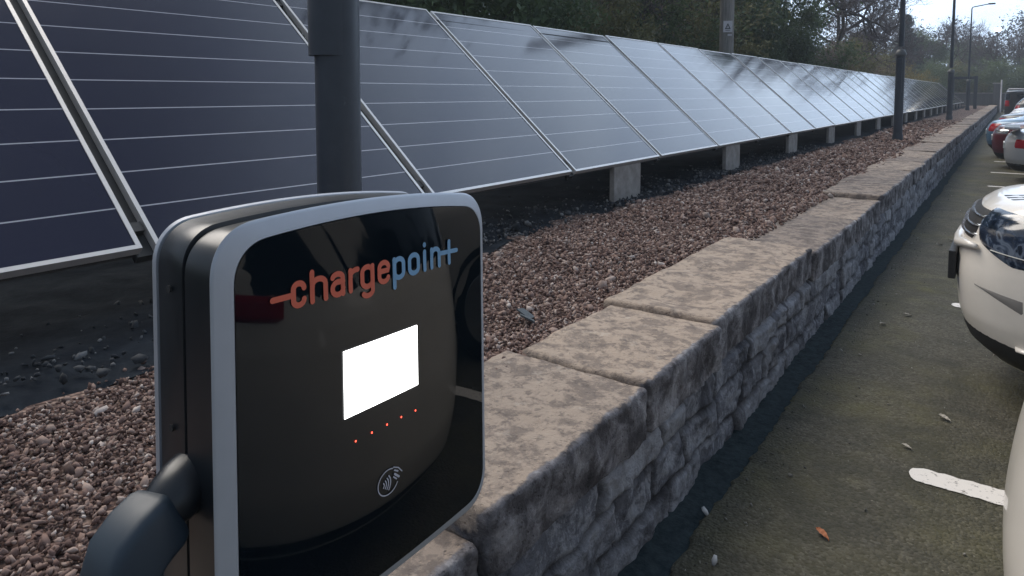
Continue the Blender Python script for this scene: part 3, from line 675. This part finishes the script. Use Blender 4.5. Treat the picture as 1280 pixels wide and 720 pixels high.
# ------------------------------------------------------------------ cars
def interp(tab,z):
    zz=[r[0] for r in tab]
    z=min(max(z,zz[0]),zz[-1])
    for i in range(len(tab)-1):
        if z<=zz[i+1]+1e-9:
            f=(z-zz[i])/(zz[i+1]-zz[i]) if zz[i+1]>zz[i] else 0
            # catmull-rom for smooth sections
            p=[np.array(tab[max(0,min(len(tab)-1,i+k))][1:],float) for k in(-1,0,1,2)]
            h0=(p[2]-p[0])*.5;h1=(p[3]-p[1])*.5
            h0=np.clip(h0,-abs(p[2]-p[1])*1.5,abs(p[2]-p[1])*1.5);h1=np.clip(h1,-abs(p[2]-p[1])*1.5,abs(p[2]-p[1])*1.5)
            f2=f*f;f3=f2*f
            return p[1]*(2*f3-3*f2+1)+p[2]*(-2*f3+3*f2)+h0*(f3-2*f2+f)+h1*(f3-f2)
    return np.array(tab[-1][1:],float)
SUV=[(.20,.16,.14,.80),(.28,.07,.07,.86),(.42,.015,.02,.895),(.60,.0,.0,.905),(.74,.02,.01,.905),(.86,.07,.03,.895),(.94,.17,.05,.875),(.99,.42,.07,.85),(1.05,.86,.10,.82),(1.10,1.08,.13,.80),(1.30,1.42,.24,.74),(1.48,1.74,.40,.68),(1.56,2.0,.58,.62),(1.60,2.3,.9,.50),(1.615,2.6,1.4,.30)]
HATCH=[(.18,.16,.12,.76),(.27,.07,.05,.83),(.40,.015,.01,.86),(.56,.0,.0,.87),(.68,.03,.0,.87),(.78,.11,.02,.86),(.85,.26,.05,.84),(.91,.62,.07,.81),(.96,.98,.09,.79),(1.00,1.14,.12,.775),(1.18,1.48,.28,.71),(1.34,1.84,.46,.65),(1.40,2.1,.62,.60),(1.44,2.4,.9,.50),(1.455,2.7,1.4,.3)]
def make_car(label,cat_color,x0,yc,tab,length,front_in,group,glass=True,detail=True,name='parked_car',opts={}):
    root=empty(name,(x0,yc,0)); tag(root,label,'car',group)
    NEX=opts.get('n',3.3)
    def S(phi,zz,off=0.):
        fi,ri,hw=interp(tab,zz); a=(length-fi-ri)/2+off; lc=fi+(length-fi-ri)/2; b_=hw+off
        c_,s_=math.cos(R(phi)),math.sin(R(phi))
        l=lc-a*math.copysign(abs(c_)**(2/NEX),c_); w=b_*math.copysign(abs(s_)**(2/NEX),s_)
        if not front_in: l=length-l
        return (l,-w,zz)
    def patch(nm,p0,p1,z0,z1,mat,off=.006,n=14,m=8,mirror=True,lower=None,upper=None):
        mb=MB()
        for sgn in ((1,-1) if mirror else (1,)):
            V=[];F=[]
            for i in range(n+1):
                f=i/n; ph=p0+(p1-p0)*f; a_=z0 if lower is None else lower(f); b_=z1 if upper is None else upper(f)
                if not mirror or True:
                    for j in range(m+1):
                        edge=min(f,1-f,j/m,1-j/m); o_=off if edge>1e-6 else -.0015
                        V.append(S(sgn*ph,a_+(b_-a_)*j/m,o_))
            for i in range(n):
                for j in range(m): k=i*(m+1)+j; F.append((k,k+m+1,k+m+2,k+1) if sgn>0 else (k,k+1,k+m+2,k+m+1))
            if mirror:
                q=MB().add(V,F); o=q.build(nm,mat,root,True)
            else: mb.add(V,F)
        if not mirror: mb.build(nm,mat,root,True)
    # body
    zs=[]; 
    for i in range(len(tab)-1):
        k=8
        zs+=[tab[i][0]+(tab[i+1][0]-tab[i][0])*j/k for j in range(k)]
    zs.append(tab[-1][0]); NPH=240; V=[];F=[]
    for zz in zs:
        for k in range(NPH):
            # denser at corners
            V.append(S(360*k/NPH,zz))
    for i in range(len(zs)-1):
        for k in range(NPH): F.append((i*NPH+k,i*NPH+(k+1)%NPH,(i+1)*NPH+(k+1)%NPH,(i+1)*NPH+k))
    F.append(tuple((len(zs)-1)*NPH+k for k in range(NPH))); F.append(tuple(range(NPH))[::-1])
    o=mesh('body',V,F,cat_color,root,True); o.data.set_sharp_from_angle(angle=R(60))
    zb=tab[9][0]; zt=tab[11][0]
    patch('windscreen',0,26,zb+.03,zt,M['cwin'],.004,mirror=False,lower=None) if False else None
    # glazing
    for nm,p0,p1,mir in (('windscreen',-38,38,False),('rear_window',142,218,False)):
        patch(nm,p0,p1,zb+.03 if nm=='windscreen' else opts.get('wz',zb+.03),zt,M['cwin'],.005,20,8,mirror=False)
    patch('side_window',52,86,zb+.02,zt-.02,M['cwin'],.005,10,6); patch('rear_side_window',90,126,zb+.02,zt-.02,M['cwin'],.005,10,6)
    # lower trim
    patch('sill_trim',46,134,tab[0][0]+.005,.32,M['trim'],.008,14,3)
    wr=.33
    for l0 in (.86,length-.80):
        for sgn in (1,-1):
            wl=l0 if front_in else length-l0
            d=MB(); hwz=.80
            yy=-sgn*(hwz)
            d.tube([(wl,yy+sgn*.16,wr),(wl,yy+sgn*.15,wr),(wl,yy-sgn*.045,wr),(wl,yy-sgn*.06,wr)],[wr*.9,wr,wr,wr*.93],32); w_=d.build('wheel',M['tyre'],root,True,40)
            d=MB(); d.tube([(wl,yy-sgn*.055,wr),(wl,yy-sgn*.066,wr)],[wr*.66,wr*.62],24); d.build('rim',M['rim'],w_,True,40)
            # dark arch
            d=MB(); V=[];m_=20
            for k in range(m_+1):
                a=math.pi*k/m_
                for rr,yo in ((wr*1.02,0),(wr*1.17,0)): V.append((wl+rr*math.cos(a),-sgn*(.905 if tab is SUV else .872),wr+rr*math.sin(a)))
            d.add(V,[(2*k,2*k+1,2*k+3,2*k+2) for k in range(m_)]); d.build('wheel_arch',M['trim'],root)
    return root,S,patch
SUV2=[(.20,.16,.14,.80),(.28,.07,.07,.86),(.42,.015,.02,.895),(.60,.0,.0,.905),(.74,.015,.01,.905),(.86,.045,.03,.90),(.94,.10,.05,.89),(.985,.17,.06,.875),(1.025,.40,.08,.85),(1.075,.80,.10,.82),(1.12,1.05,.13,.80),(1.30,1.38,.24,.74),(1.48,1.70,.40,.68),(1.56,1.96,.58,.62),(1.60,2.3,.9,.50),(1.615,2.6,1.4,.30)]
# cream SUV nose-in (the big one at right)
root,S,patch=make_car('cream car parked nose-in with its dark headlamp and bumper at the right edge',M['cream'],-.20,4.43,SUV2,4.3,True,None,opts={'n':3.0})
patch('headlamp',15,52,0,0,M['hlamp'],.010,30,10,lower=lambda f:.815+.10*max(0,.12-f)/.12-.105*min(1,f*2.2),upper=lambda f:.955-.015*f)
patch('headlamp_strip',24,46,0,0,M['plate'],.016,16,2,lower=lambda f:.765-.02*f,upper=lambda f:.778-.02*f)
patch('grille',-16,16,.785,.94,M['trim'],.008,20,5,mirror=False)
for zz in (.815,.86,.905): patch('grille_bar',-16.5,16.5,zz-.008,zz+.006,M['chrome'],.020,20,2,mirror=False)
patch('bonnet_shut_line',-50,50,.962,.970,M['trim'],.002,40,1,mirror=False)
patch('bumper_skirt',-58,58,.205,.345,M['trim'],.006,40,4,mirror=False,lower=lambda f:.205,upper=lambda f:.30+.07*math.cos((f-.5)*math.pi))
patch('bumper_crease_shade',20,36,0,0,simple('crease_shade_grey',(.20,.19,.18),.7,0,.1),.002,20,4,lower=lambda f:.583-.085*f**1.4,upper=lambda f:.588-.01*f)  # grey patch painted in for the shadow of a bumper crease
patch('bumper_lip',32,50,.325,.350,M['cream'],.024,12,3)
d=MB(); d.box(-.030,.004,-.27,.27,.555,.70,b=.006); d.build('number_plate',M['trim'],root)
d=MB(); d.tube([(.09,-.46,.770),(.045,-.34,.760),(.014,-.22,.742),(.006,0,.736),(.014,.22,.742),(.045,.34,.760),(.09,.46,.770)],[.012,.022,.027,.028,.027,.022,.012],14); d.build('bumper_top',M['cream'],root,True)
for k in range(3):
    q=MB(); V=[]
    for ph,zz in ((4+k*4,.990),(6+k*4,.990),(9+k*4,1.006),(7+k*4,1.006)): V.append(S(ph,zz,.004))
    q.add(V,[(0,1,2,3)]); q.build('bonnet_badge_bar',M['ink'],root)
# cream car in the nearest bay
root,S,patch=make_car('cream car whose rounded tail just enters the bottom right corner',M['cream'],.022,1.74,SUV,4.3,False,None,opts={'n':2.7,'wz':1.0})
patch('tail_lamp',120,150,.95,1.03,M['tail'],.010,20,6); patch('bumper_skirt',122,238,.205,.29,M['trim'],.004,40,4,mirror=False)
lr=emis('tail_lamp_strip',(.9,.02,.03),5.); patch('tail_lamp_strip',145,157,.876,.885,lr,.016,8,1)
# rows of tail-in cars beyond
def tailcar(label,mat,x,y,tab,L,lamp=(.72,.92),sp=True,lampmat='tail',lp=(146,167)):
    root,S,patch=make_car(label,mat,x,y,tab,L,False,'cars parked tail-in along the wall',opts={'n':3.2})
    patch('tail_lamp',lp[0],lp[1],lamp[0],lamp[1],M[lampmat],.008,12,5)
    d=MB(); d.box(-.008,.03,-.26,.26,.56,.66,b=.003); d.build('number_plate',M['plate'],root)
    patch('bumper_skirt',128,232,tab[0][0]+.01,.33,M['trim'],.006,20,4,mirror=False)
    if sp:
        zt=tab[12][0]; ri=tab[12][2]; d=MB(); d.box(ri-.20,ri+.20,-.52,.52,zt-.035,zt+.005,b=.012); d.build('roof_spoiler',mat,root)
    return root
SEDAN=[(.18,.16,.14,.76),(.27,.07,.06,.84),(.40,.015,.01,.87),(.56,.0,.0,.88),(.68,.03,.01,.88),(.78,.10,.05,.87),(.85,.25,.12,.85),(.90,.60,.30,.82),(.935,.95,.52,.79),(.97,1.12,.66,.775),(1.16,1.46,1.10,.71),(1.32,1.85,1.55,.65),(1.38,2.1,1.75,.60),(1.41,2.3,2.0,.50),(1.42,2.45,2.2,.3)]
def boot_spoiler(root,mat,x,z,w=.62):
    d=MB(); d.box(x,x+.22,-w,w,z-.03,z+.012,b=.010); d.build('boot_spoiler',mat,root)
c_=tailcar('pale silver saloon with boot spoiler parked just beyond the cream car',M['silvercar'],-.08,14.95,SEDAN,4.5,(.58,.74),False,'tail',(136,154)); boot_spoiler(c_,M['silvercar'],.0,.93)
tailcar('dark red saloon parked tail-in beyond the silver saloon',M['maroon'],-.30,17.4,SEDAN,4.5,(.70,.79),False,'chrome')
tailcar('steel blue saloon with red tail lamp beyond the dark red saloon',M['bluecar'],-.46,20.1,SEDAN,4.6,(.62,.82),False)
tailcar('black saloon parked low beyond the steel blue saloon',M['darkcar'],-.35,25.4,SEDAN,4.5,(.62,.8),False)
tailcar('white saloon beyond the low black saloon',M['white'],-.1,30.6,SEDAN,4.5,(.62,.8),False)
tailcar('second white saloon, farther and left of the tall van tail',M['white'],.0,36.,SEDAN,4.5,(.62,.8),False)
tailcar('grey hatchback in the distance, next to last of the row',M['greycar'],.1,43.8,HATCH,4.1)
# dark van with pale roof rail far away
V_=[(.3,.2,.08,.90),(.5,.05,.02,.95),(.9,0,.0,.96),(1.1,.1,.0,.96),(1.25,.5,.02,.95),(1.4,.75,.03,.94),(1.6,.95,.04,.93),(1.8,1.1,.05,.92),(1.95,1.2,.06,.91),(1.36,1,1,1)]
VAN=[(.30,.2,.08,.90),(.40,.1,.04,.93),(.55,.03,.02,.95),(.80,0,.0,.96),(.95,.05,.0,.96),(1.05,.2,.0,.96),(1.15,.45,.01,.955),(1.20,.6,.015,.95),(1.25,.70,.02,.95),(1.30,.78,.02,.945),(1.50,1.0,.03,.93),(1.75,1.25,.05,.92),(1.88,1.45,.08,.90),(1.93,1.6,.15,.8),(1.95,1.8,.4,.5)]
root=tailcar('tall black van with pale roof rails, farthest vehicle of the row',M['darkcar'],-.35,49.1,VAN,4.8,(.9,1.3),False); root.scale=(1,1,.86)
for s in (-1,1):
    d=MB(); d.tube([(.15,s*.78,1.95),(.2,s*.78,2.04),(3.2,s*.78,2.04),(3.3,s*.78,1.95)],.04,8); d.build('roof_rail',M['sign'],root,True,50)

# ------------------------------------------------------------------ end of the car park
e=empty('end_wall',(0,71.2,0)); tag(e,'dark stone wall closing the far end of the car park','wall')
MB().box(-7,26,-.2,.2,0,1.5).build('wall_body',M['brick'],e); MB().box(-7.05,26.05,-.25,.25,1.503,1.58).build('coping',M['concrete'],e)
d=empty('gate_pillar',(-1.0,70.5,0)); tag(d,'dark square gate pillar at the far end of the stone wall','pillar')
MB().box(-.28,.28,-.28,.28,0,2.3,b=.02).build('shaft',M['brick'],d); MB().box(-.34,.34,-.34,.34,2.303,2.4,b=.02).build('cap',M['concrete'],d)
o=MB(); o.tube([(0,0,0),(0,0,2.6)],.05,10); o=o.build('signpost',M['sign']); o.location=(-.70,68,0); tag(o,'thin pale metal pole standing just right of the gate pillar','pole')
fr=empty('barrier_frame',(-2.4,55,.5)); tag(fr,'dark metal goalpost-shaped barrier behind the farthest lamp post','barrier')
for yy in (0,): 
    d=MB(); d.box(.35,.55,-.1,.1,0,2.15); d.build('upright',M['post'],fr); d=MB(); d.box(-.95,-.75,-.1,.1,0,2.15); d.build('upright',M['post'],fr); d=MB(); d.box(-.75,.35,-.06,.06,1.95,2.12); d.build('crossbar',M['post'],fr)
gl=empty('distant_street_lamp',(-1.45,86.9,.5)); tag(gl,'distant lit street lamp glowing white among the far trees','street lamp')
d=MB(); d.tube([(0,0,0),(0,0,7.3)],[.09,.05],10); d.build('pole',M['post'],gl,True,50)
d=MB(); d.lathe([(.01,7.3),(.22,7.36),(.30,7.5),(.24,7.64),(.02,7.7)],14); d.build('lamp_globe',emis('lit_lamp',(1.,.93,.80),14.),gl,True)

# ------------------------------------------------------------------ trees
def prisms(S0,S1,r0,r1,n=3):
    S0=np.array(S0);S1=np.array(S1);r0=np.array(r0);r1=np.array(r1); d=S1-S0; d/=np.maximum(np.linalg.norm(d,axis=1,keepdims=True),1e-9)
    a=np.cross(d,np.where(np.abs(d[:,2:3])<.9,[[0,0,1.]],[[1.,0,0]])); a/=np.linalg.norm(a,axis=1,keepdims=True); b=np.cross(d,a)
    A=[];Bv=[]
    for k in range(n):
        q=2*math.pi*k/n; o=a*math.cos(q)+b*math.sin(q); A.append(S0+o*r0[:,None]); Bv.append(S1+o*r1[:,None])
    V=np.stack(A+Bv,1).reshape(-1,3); N=len(S0); base=(np.arange(N)*2*n)[:,None]
    F=np.concatenate([base+np.array([[k,(k+1)%n,n+(k+1)%n,n+k]]) for k in range(n)],0); return V,F
def skeleton(seed,H,spread,depth,split=3,lift=.35,r=.16,first=.3,wob=.18):
    rd=np.random.default_rng(seed); seg=[]; tips=[]
    def grow(p,d,L,rad,k):
        q=p.copy(); ns=3
        for i in range(ns):
            d=d+rd.normal(0,wob,3)*(.5 if k==depth else 1); d[2]+=.05; d/=np.linalg.norm(d); e=q+d*L/ns
            seg.append((q,e,rad*(1-.22*i/ns),rad*(1-.22*(i+1)/ns),k)); q=e
            if k<depth and k>0 and i<ns-1 and rd.random()<.6:
                s=d+rd.normal(0,.75,3)*spread; s[2]+=lift*.4; s/=np.linalg.norm(s); grow(q,s,L*rd.uniform(.45,.65),rad*.45,k-1)
        if k==0: tips.append(q); return
        for j in range(split if k>1 else split+1):
            s=d*.75+rd.normal(0,.62,3)*spread; s[2]+=lift*.5; s/=np.linalg.norm(s); grow(q,s,L*rd.uniform(.6,.85),rad*.62,k-1)
    grow(np.zeros(3),np.array([0,0,1.]),H*first,r,depth)
    mz=max(s[1][2] for s in seg); f=H/mz
    return [(a*f,b*f,c,d_,k) for a,b,c,d_,k in seg],np.array(tips)*f
def leaves(C,n,rad,size,seed,squash=.8):
    rd=np.random.default_rng(seed); i=rd.integers(0,len(C),n); P=C[i]+rd.normal(0,1,(n,3))*rad[i][:,None]*np.array([1,1,squash])
    a=rd.normal(0,1,(n,3)); a/=np.linalg.norm(a,axis=1,keepdims=True); b=np.cross(a,rd.normal(0,1,(n,3))); b/=np.linalg.norm(b,axis=1,keepdims=True)
    s=size*rd.lognormal(0,.3,n)[:,None]; V=np.stack([P-a*s,P-b*s*.45,P+a*s,P+b*s*.45],1).reshape(-1,3); return V,np.arange(4*n).reshape(n,4)
def mk_tree(name,seed,H,kind,leafmat=None):
    root=empty(name)
    if kind=='bare':
        seg,tips=skeleton(seed,H,1.,6,3,.4,.15,.26)
        big=[s for s in seg if s[4]>=3]; small=[s for s in seg if s[4]<3]
        V,F=prisms([s[0] for s in big],[s[1] for s in big],[s[2] for s in big],[s[3] for s in big],6); mesh('trunk',V,F,M['bark'],root,True)
        if len(small)>26000: 
            rd=np.random.default_rng(seed); ix=rd.choice(len(small),26000,replace=False); small=[small[i] for i in ix]
        V,F=prisms([s[0] for s in small],[s[1] for s in small],[max(.011,s[2]) for s in small],[max(.008,s[3]) for s in small],3)
        if leafmat is not None:
            rad=np.full(len(tips),.22); V2,F2=leaves(tips,9000,rad,.055,seed); nF=np.array(F2)+len(V); o=mesh('crown',np.concatenate([V,V2]),np.concatenate([F,nF]),[M['twig'],leafmat],root); mi=np.zeros(len(o.data.polygons),np.int32); mi[len(F):]=1; o.data.polygons.foreach_set('material_index',mi)
        else: mesh('crown',V,F,M['twig'],root)
    elif kind=='leafy':
        seg,tips=skeleton(seed,H,1.05,4,3,.25,.17,.22); 
        V,F=prisms([s[0] for s in seg],[s[1] for s in seg],[s[2] for s in seg],[s[3] for s in seg],5); mesh('trunk',V,F,M['bark'],root,True)
        rd=np.random.default_rng(seed+1); C=tips[rd.choice(len(tips),min(len(tips),260),replace=False)]; rad=rd.uniform(.18,.55,len(C)); V,F=leaves(C,52000,rad,.075,seed); mesh('crown',V,F,leafmat,root)
    elif kind=='bush':
        rd=np.random.default_rng(seed); st=[];en=[];a0=[];a1=[]; C=[]
        for k in range(26):
            q=np.array([rd.normal(0,.3),rd.normal(0,.3),0]); d=np.array([rd.normal(0,.45),rd.normal(0,.45),1.]); d/=np.linalg.norm(d); L=H*rd.uniform(.5,1.)
            for j in range(6):
                e=q+d*L/6; st.append(q);en.append(e);a0.append(.03*(1-j/7));a1.append(.03*(1-(j+1)/7)); q=e; d=d+rd.normal(0,.15,3); d/=np.linalg.norm(d)
                for m in range(3): C.append(q+rd.normal(0,.25,3)*H*.22)
        V,F=prisms(st,en,a0,a1,4); mesh('trunk',V,F,M['bark'],root,True)
        C=np.array(C); C=C[C[:,2]>.1]; rad=rd.uniform(.10,.30,len(C))*H*.3; V,F=leaves(C,38000,rad,.052,seed); mesh('crown',V,F,leafmat,root)
    elif kind=='conifer':
        rd=np.random.default_rng(seed); st=[np.zeros(3)];en=[np.array([0,0,H])];a0=[.2];a1=[.02]; C=[];rad=[]
        for k in range(170):
            zz=H*(.12+.88*(k/170)); Lr=(1-zz/H)**.8*H*.24+.15; an=rd.uniform(0,6.28); Lr*=rd.uniform(.6,1.15); tip=np.array([math.cos(an)*Lr,math.sin(an)*Lr,zz-.12*Lr]); st.append(np.array([0,0,zz]));en.append(tip);a0.append(.03);a1.append(.008)
            for j in range(4): C.append(np.array([0,0,zz])*(1-(j+1)/4)+tip*((j+1)/4)); rad.append(.16)
        V,F=prisms(st,en,a0,a1,5); mesh('trunk',V,F,M['bark'],root,True); V,F=leaves(np.array(C),36000,np.array(rad),.07,seed,.5); mesh('crown',V,F,leafmat,root)
    return root
protos={'bare':mk_tree('bare_tree',1,9.,'bare'),'bare2':mk_tree('bare_tree',2,9.5,'bare'),'browny':mk_tree('thinning_tree',3,9.,'bare',M['brownl']),
 'greeny':mk_tree('ivy_clad_tree',4,8.5,'leafy',M['ivy']),'olivet':mk_tree('olive_leaved_tree',5,8.,'leafy',M['olive']),
 'bushg':mk_tree('evergreen_bush',6,4.,'bush',M['ivy']),'busho':mk_tree('olive_bush',7,4.,'bush',M['olive']),'bushy':mk_tree('yellowing_bush',8,4.,'bush',M['yellow']),'bushb':mk_tree('brown_bush',10,4.,'bush',M['brownl']),
 'con':mk_tree('conifer_tree',9,10.,'conifer',M['conifer'])}
PK={k:kid_list(v) for k,v in protos.items()}; used=set()
def plant(k,x,y,s,label,rz=None,sz=1.,z=None,group='trees and bushes behind the solar panels'):
    rz=random.uniform(0,6.28) if rz is None else rz
    if k in used: o=copy_tree(protos[k],PK[k])
    else: o=protos[k]; used.add(k)
    if z is None: z=(.45+max(0,min(1.6,(-x-5.2)*.16)) if x<-5.2 else .2)
    o.location=(x,y,z-.05); o.rotation_euler=(0,0,rz); o.scale=(s,s,s*sz); tag(o,label,'bush' if 'bush' in k else 'tree',group); return o
# near bank, from left to right in the photo
L=[('greeny',-11.5,7.5,1.1,'ivy-dark evergreen tree at top left, just right of the near lamp post'),
('bushg',-9.0,9.4,1.15,'dark evergreen bush showing over the fourth solar panel'),
('greeny',-12.5,13.5,1.1,'dense green tree left of the twiggy bare tree at top centre'),
('bare',-12.0,16.5,1.05,'bare purple-grey tree with sky between its twigs at top centre'),
('bushg',-9.6,13.4,.95,'evergreen bush at the foot of the bare tree at top centre'),
('browny',-13.0,19.5,1.0,'thin brown-leaved tree left of the utility pole'),
('busho',-9.6,16.6,1.0,'olive bush directly left of the utility pole'),
('bushg',-10.2,20.6,1.05,'dark green bush touching the left side of the utility pole'),
('olivet',-15.5,25.8,1.15,'olive-leaved tree standing behind the utility pole'),
('busho',-9.4,24.0,1.1,'olive bush immediately right of the utility pole'),
('browny',-12.2,27.4,1.15,'brown thinning tree just right of the utility pole'),
('bushg',-9.2,27.6,1.05,'dark bush below the brown tree right of the utility pole'),
('con',-10.8,30.5,1.05,'dark blue-green conifer between the utility pole and second lamp post'),
('greeny',-9.0,28.8,.85,'evergreen tree beside the conifer, under the twiggy crowns'),
('bushg',-8.0,31.,1.0,'evergreen bush at the foot of the twiggy trees left of the second lamp post'),
('bare2',-8.6,37.,1.1,'bare tree with fine twigs against bright sky, left of the second lamp post'),
('bare',-9.2,46.,1.2,'taller bare tree reaching the top edge left of the second lamp post'),
('bushb',-7.8,37.,.85,'brown bush showing below the bare twigs'),
('busho',-7.9,43.,.95,'olive brown bush just left of the second lamp post'),
('bushb',-8.2,50.,.85,'brown bush just right of the second lamp post'),
('bushy',-7.6,56.,.78,'yellowing bush above the far end of the panels'),
('bushy',-6.6,64.,.75,'yellow-olive bush beside the third lamp post'),
('busho',-8.8,60.,.85,'olive bush behind the yellowing ones')]
for k,x,y,s,lb in L: plant(k,x,y,s,lb)
L2=[('bare2',-9.6,57.,1.05,'bare tree rising behind the olive brown bush'),
('con',-9.,82.,.85,'narrow dark conifer on the skyline left of the third lamp post'),('bare',-13.,78.,.9,'bare skyline tree right of the second lamp post'),
('bare2',-5.5,84.,.95,'bare skyline tree between third and arm lamp posts'),('greeny',-3.,92.,.8,'dark leafy tree on the skyline behind the arm lamp post'),
('con',1.5,90.,.95,'pointed conifer right of the arm lamp post'),('bare',4.,96.,1.15,'bare tree around the glowing far lamp'),('browny',7.5,88.,1.1,'brownish tree at the right edge behind the cars'),
('greeny',11.,84.,1.2,'dark tree at the far right behind the parked cars'),('olivet',-16.,95.,.7,'olive tree deep in the far skyline at left'),('greeny',-26.,70.,1.0,'evergreen deep behind the panels among far trees'),
('bare2',-24,58,1.3,'tall bare tree deep in the wood behind the panels'),('bare2',14,92,1.2,'bare tree beyond the parked cars at the extreme right'),('olivet',-17,36,1.05,'olive tree deep behind the conifer'),('greeny',-16,26,1.0,'evergreen deep behind the utility pole'),('bare',-15,16,1.0,'bare tree deep behind the bushes at top centre')]
for k,x,y,s,lb in L2: plant(k,x,y,s,lb,group='far trees behind the car park')
for k,x,y,s_,lb in [('greeny',-7.5,88,.85,'evergreen skyline tree just left of the third lamp post'),('bare',-1.,80,.9,'bare twiggy skyline tree directly above the barrier frame'),('greeny',5.,82,.95,'dark evergreen on the skyline below the glowing lamp'),('bare2',9.,80,1.,'bare tree at the extreme right above the black van')]: plant(k,x,y,s_,lb,group='far trees behind the car park')
# low dark hedge bushes closing the far end
for i,(x,y,k) in enumerate([(-6,74,'bushg'),(-3.4,75,'busho'),(-.8,74.5,'bushg'),(1.8,75.5,'bushg'),(4.5,74,'bushb'),(7.2,75,'bushg'),(10.,74,'bushg'),(-10,72,'busho')]):
    plant(k,x,y,1.05,'bushy shrub behind the far end wall, %s from the left'%ordn([7,1,2,3,4,5,6,0].index(i)+1 if i in (7,1,2,3,4,5,6,0) else i+1),z=.2,group='shrubs behind the end wall')
# wooded skyline reading as one mass
rd=np.random.default_rng(50); C=[]
for k in range(1500):
    x=rd.uniform(-60,60); y=rd.uniform(98,128); C.append((x,y,rd.uniform(0,1)**.75*(10.2+1.3*math.sin(x*.31)+1.2*math.sin(x*.9+1)+(1.5 if x>2 else 0))))
C=np.array(C); V,F=leaves(C,150000,np.full(len(C),.8),.16,51)
t=leafm('far_wood_leaves',(.020,.026,.030),(.042,.050,.050)); o=mesh('far_wood',V,F,t); tag(o,'hazy blue-grey wood along the skyline beyond the car park','wood',kind='stuff')

hz=MB().box(-330,330,-330,330,-1.5,15.5).build('haze',None); hz['kind']='stuff'
hm=bpy.data.materials.new('haze_air'); hm.use_nodes=True; ht=hm.node_tree; ht.nodes.remove(ht.nodes['Principled BSDF']); pv=ht.nodes.new('ShaderNodeVolumePrincipled'); pv.inputs['Density'].default_value=.0022; pv.inputs['Color'].default_value=(.80,.87,.96,1); ht.links.new(pv.outputs[0],ht.nodes['Material Output'].inputs['Volume']); hz.data.materials.clear(); hz.data.materials.append(hm)
# ------------------------------------------------------------------ sky, sun, camera
w=bpy.data.worlds.new('World'); scene.world=w; w.use_nodes=True; nt=w.node_tree; bg=nt.nodes['Background']
SE,SR=R(48),R(-75)
sky=nt.nodes.new('ShaderNodeTexSky'); sky.sky_type='NISHITA'; sky.sun_disc=False; sky.sun_elevation=SE; sky.sun_rotation=SR; sky.dust_density=2.; sky.ozone_density=1.5
tc=nt.nodes.new('ShaderNodeTexCoord'); mp=nt.nodes.new('ShaderNodeMapping'); mp.inputs['Scale'].default_value=(1,1,2.6); nt.links.new(tc.outputs['Generated'],mp.inputs[0])
no=nt.nodes.new('ShaderNodeTexNoise'); no.inputs['Scale'].default_value=2.2; no.inputs['Detail'].default_value=7; no.inputs['Roughness'].default_value=.55; nt.links.new(mp.outputs[0],no.inputs[0])
cr=nt.nodes.new('ShaderNodeValToRGB'); cr.color_ramp.elements[0].position=.3; cr.color_ramp.elements[0].color=(3.9,5.0,6.9,1); cr.color_ramp.elements[1].position=.7; cr.color_ramp.elements[1].color=(6.3,7.6,9.2,1); nt.links.new(no.outputs['Fac'],cr.inputs[0])
mx=nt.nodes.new('ShaderNodeMix'); mx.data_type='RGBA'; mx.inputs[0].default_value=.85; nt.links.new(sky.outputs[0],mx.inputs[6]); 
sx_=nt.nodes.new('ShaderNodeVectorMath'); sx_.operation='DOT_PRODUCT'; nt.links.new(tc.outputs['Generated'],sx_.inputs[0]); sx_.inputs[1].default_value=(.05,.97,.22)
gr=nt.nodes.new('ShaderNodeMapRange'); gr.interpolation_type='SMOOTHSTEP'; gr.inputs['From Min'].default_value=.58; gr.inputs['From Max'].default_value=1.; gr.inputs['To Min'].default_value=.36; gr.inputs['To Max'].default_value=1.75; nt.links.new(sx_.outputs['Value'],gr.inputs['Value'])
ml=nt.nodes.new('ShaderNodeVectorMath'); ml.operation='SCALE'; nt.links.new(cr.outputs[0],ml.inputs[0]); nt.links.new(gr.outputs[0],ml.inputs['Scale'])
nt.links.new(ml.outputs[0],mx.inputs[7]); nt.links.new(mx.outputs[2],bg.inputs[0]); bg.inputs[1].default_value=.10
sd=bpy.data.lights.new('sun','SUN'); sd.energy=2.3; sd.angle=R(50); sd.color=(1.,.93,.84); so=bpy.data.objects.new('sun',sd); link(so)
# direction towards the sun: azimuth SR clockwise from +Y
dirv=Vector((math.sin(SR)*math.cos(R(38)),math.cos(SR)*math.cos(R(38)),math.sin(R(38))))
dirv=Vector((math.sin(SR)*math.cos(SE),math.cos(SR)*math.cos(SE),math.sin(SE)))
so.rotation_euler=dirv.to_track_quat('Z','Y').to_euler(); so.location=(0,0,20)
cd=bpy.data.cameras.new('camera'); cam=bpy.data.objects.new('camera',cd); link(cam); scene.camera=cam
cam.location=(0,0,1.5); cam.rotation_euler=(R(90-4.1418),0,R(35.6222)); cd.sensor_width=36; cd.lens=870/1280*36; cd.shift_y=-(360-180)/1280; cd.clip_start=.02; cd.clip_end=4000
vs=scene.view_settings; vs.view_transform='Standard'; vs.look='None'; vs.gamma=1; vs.exposure=.72; vs.use_curve_mapping=False
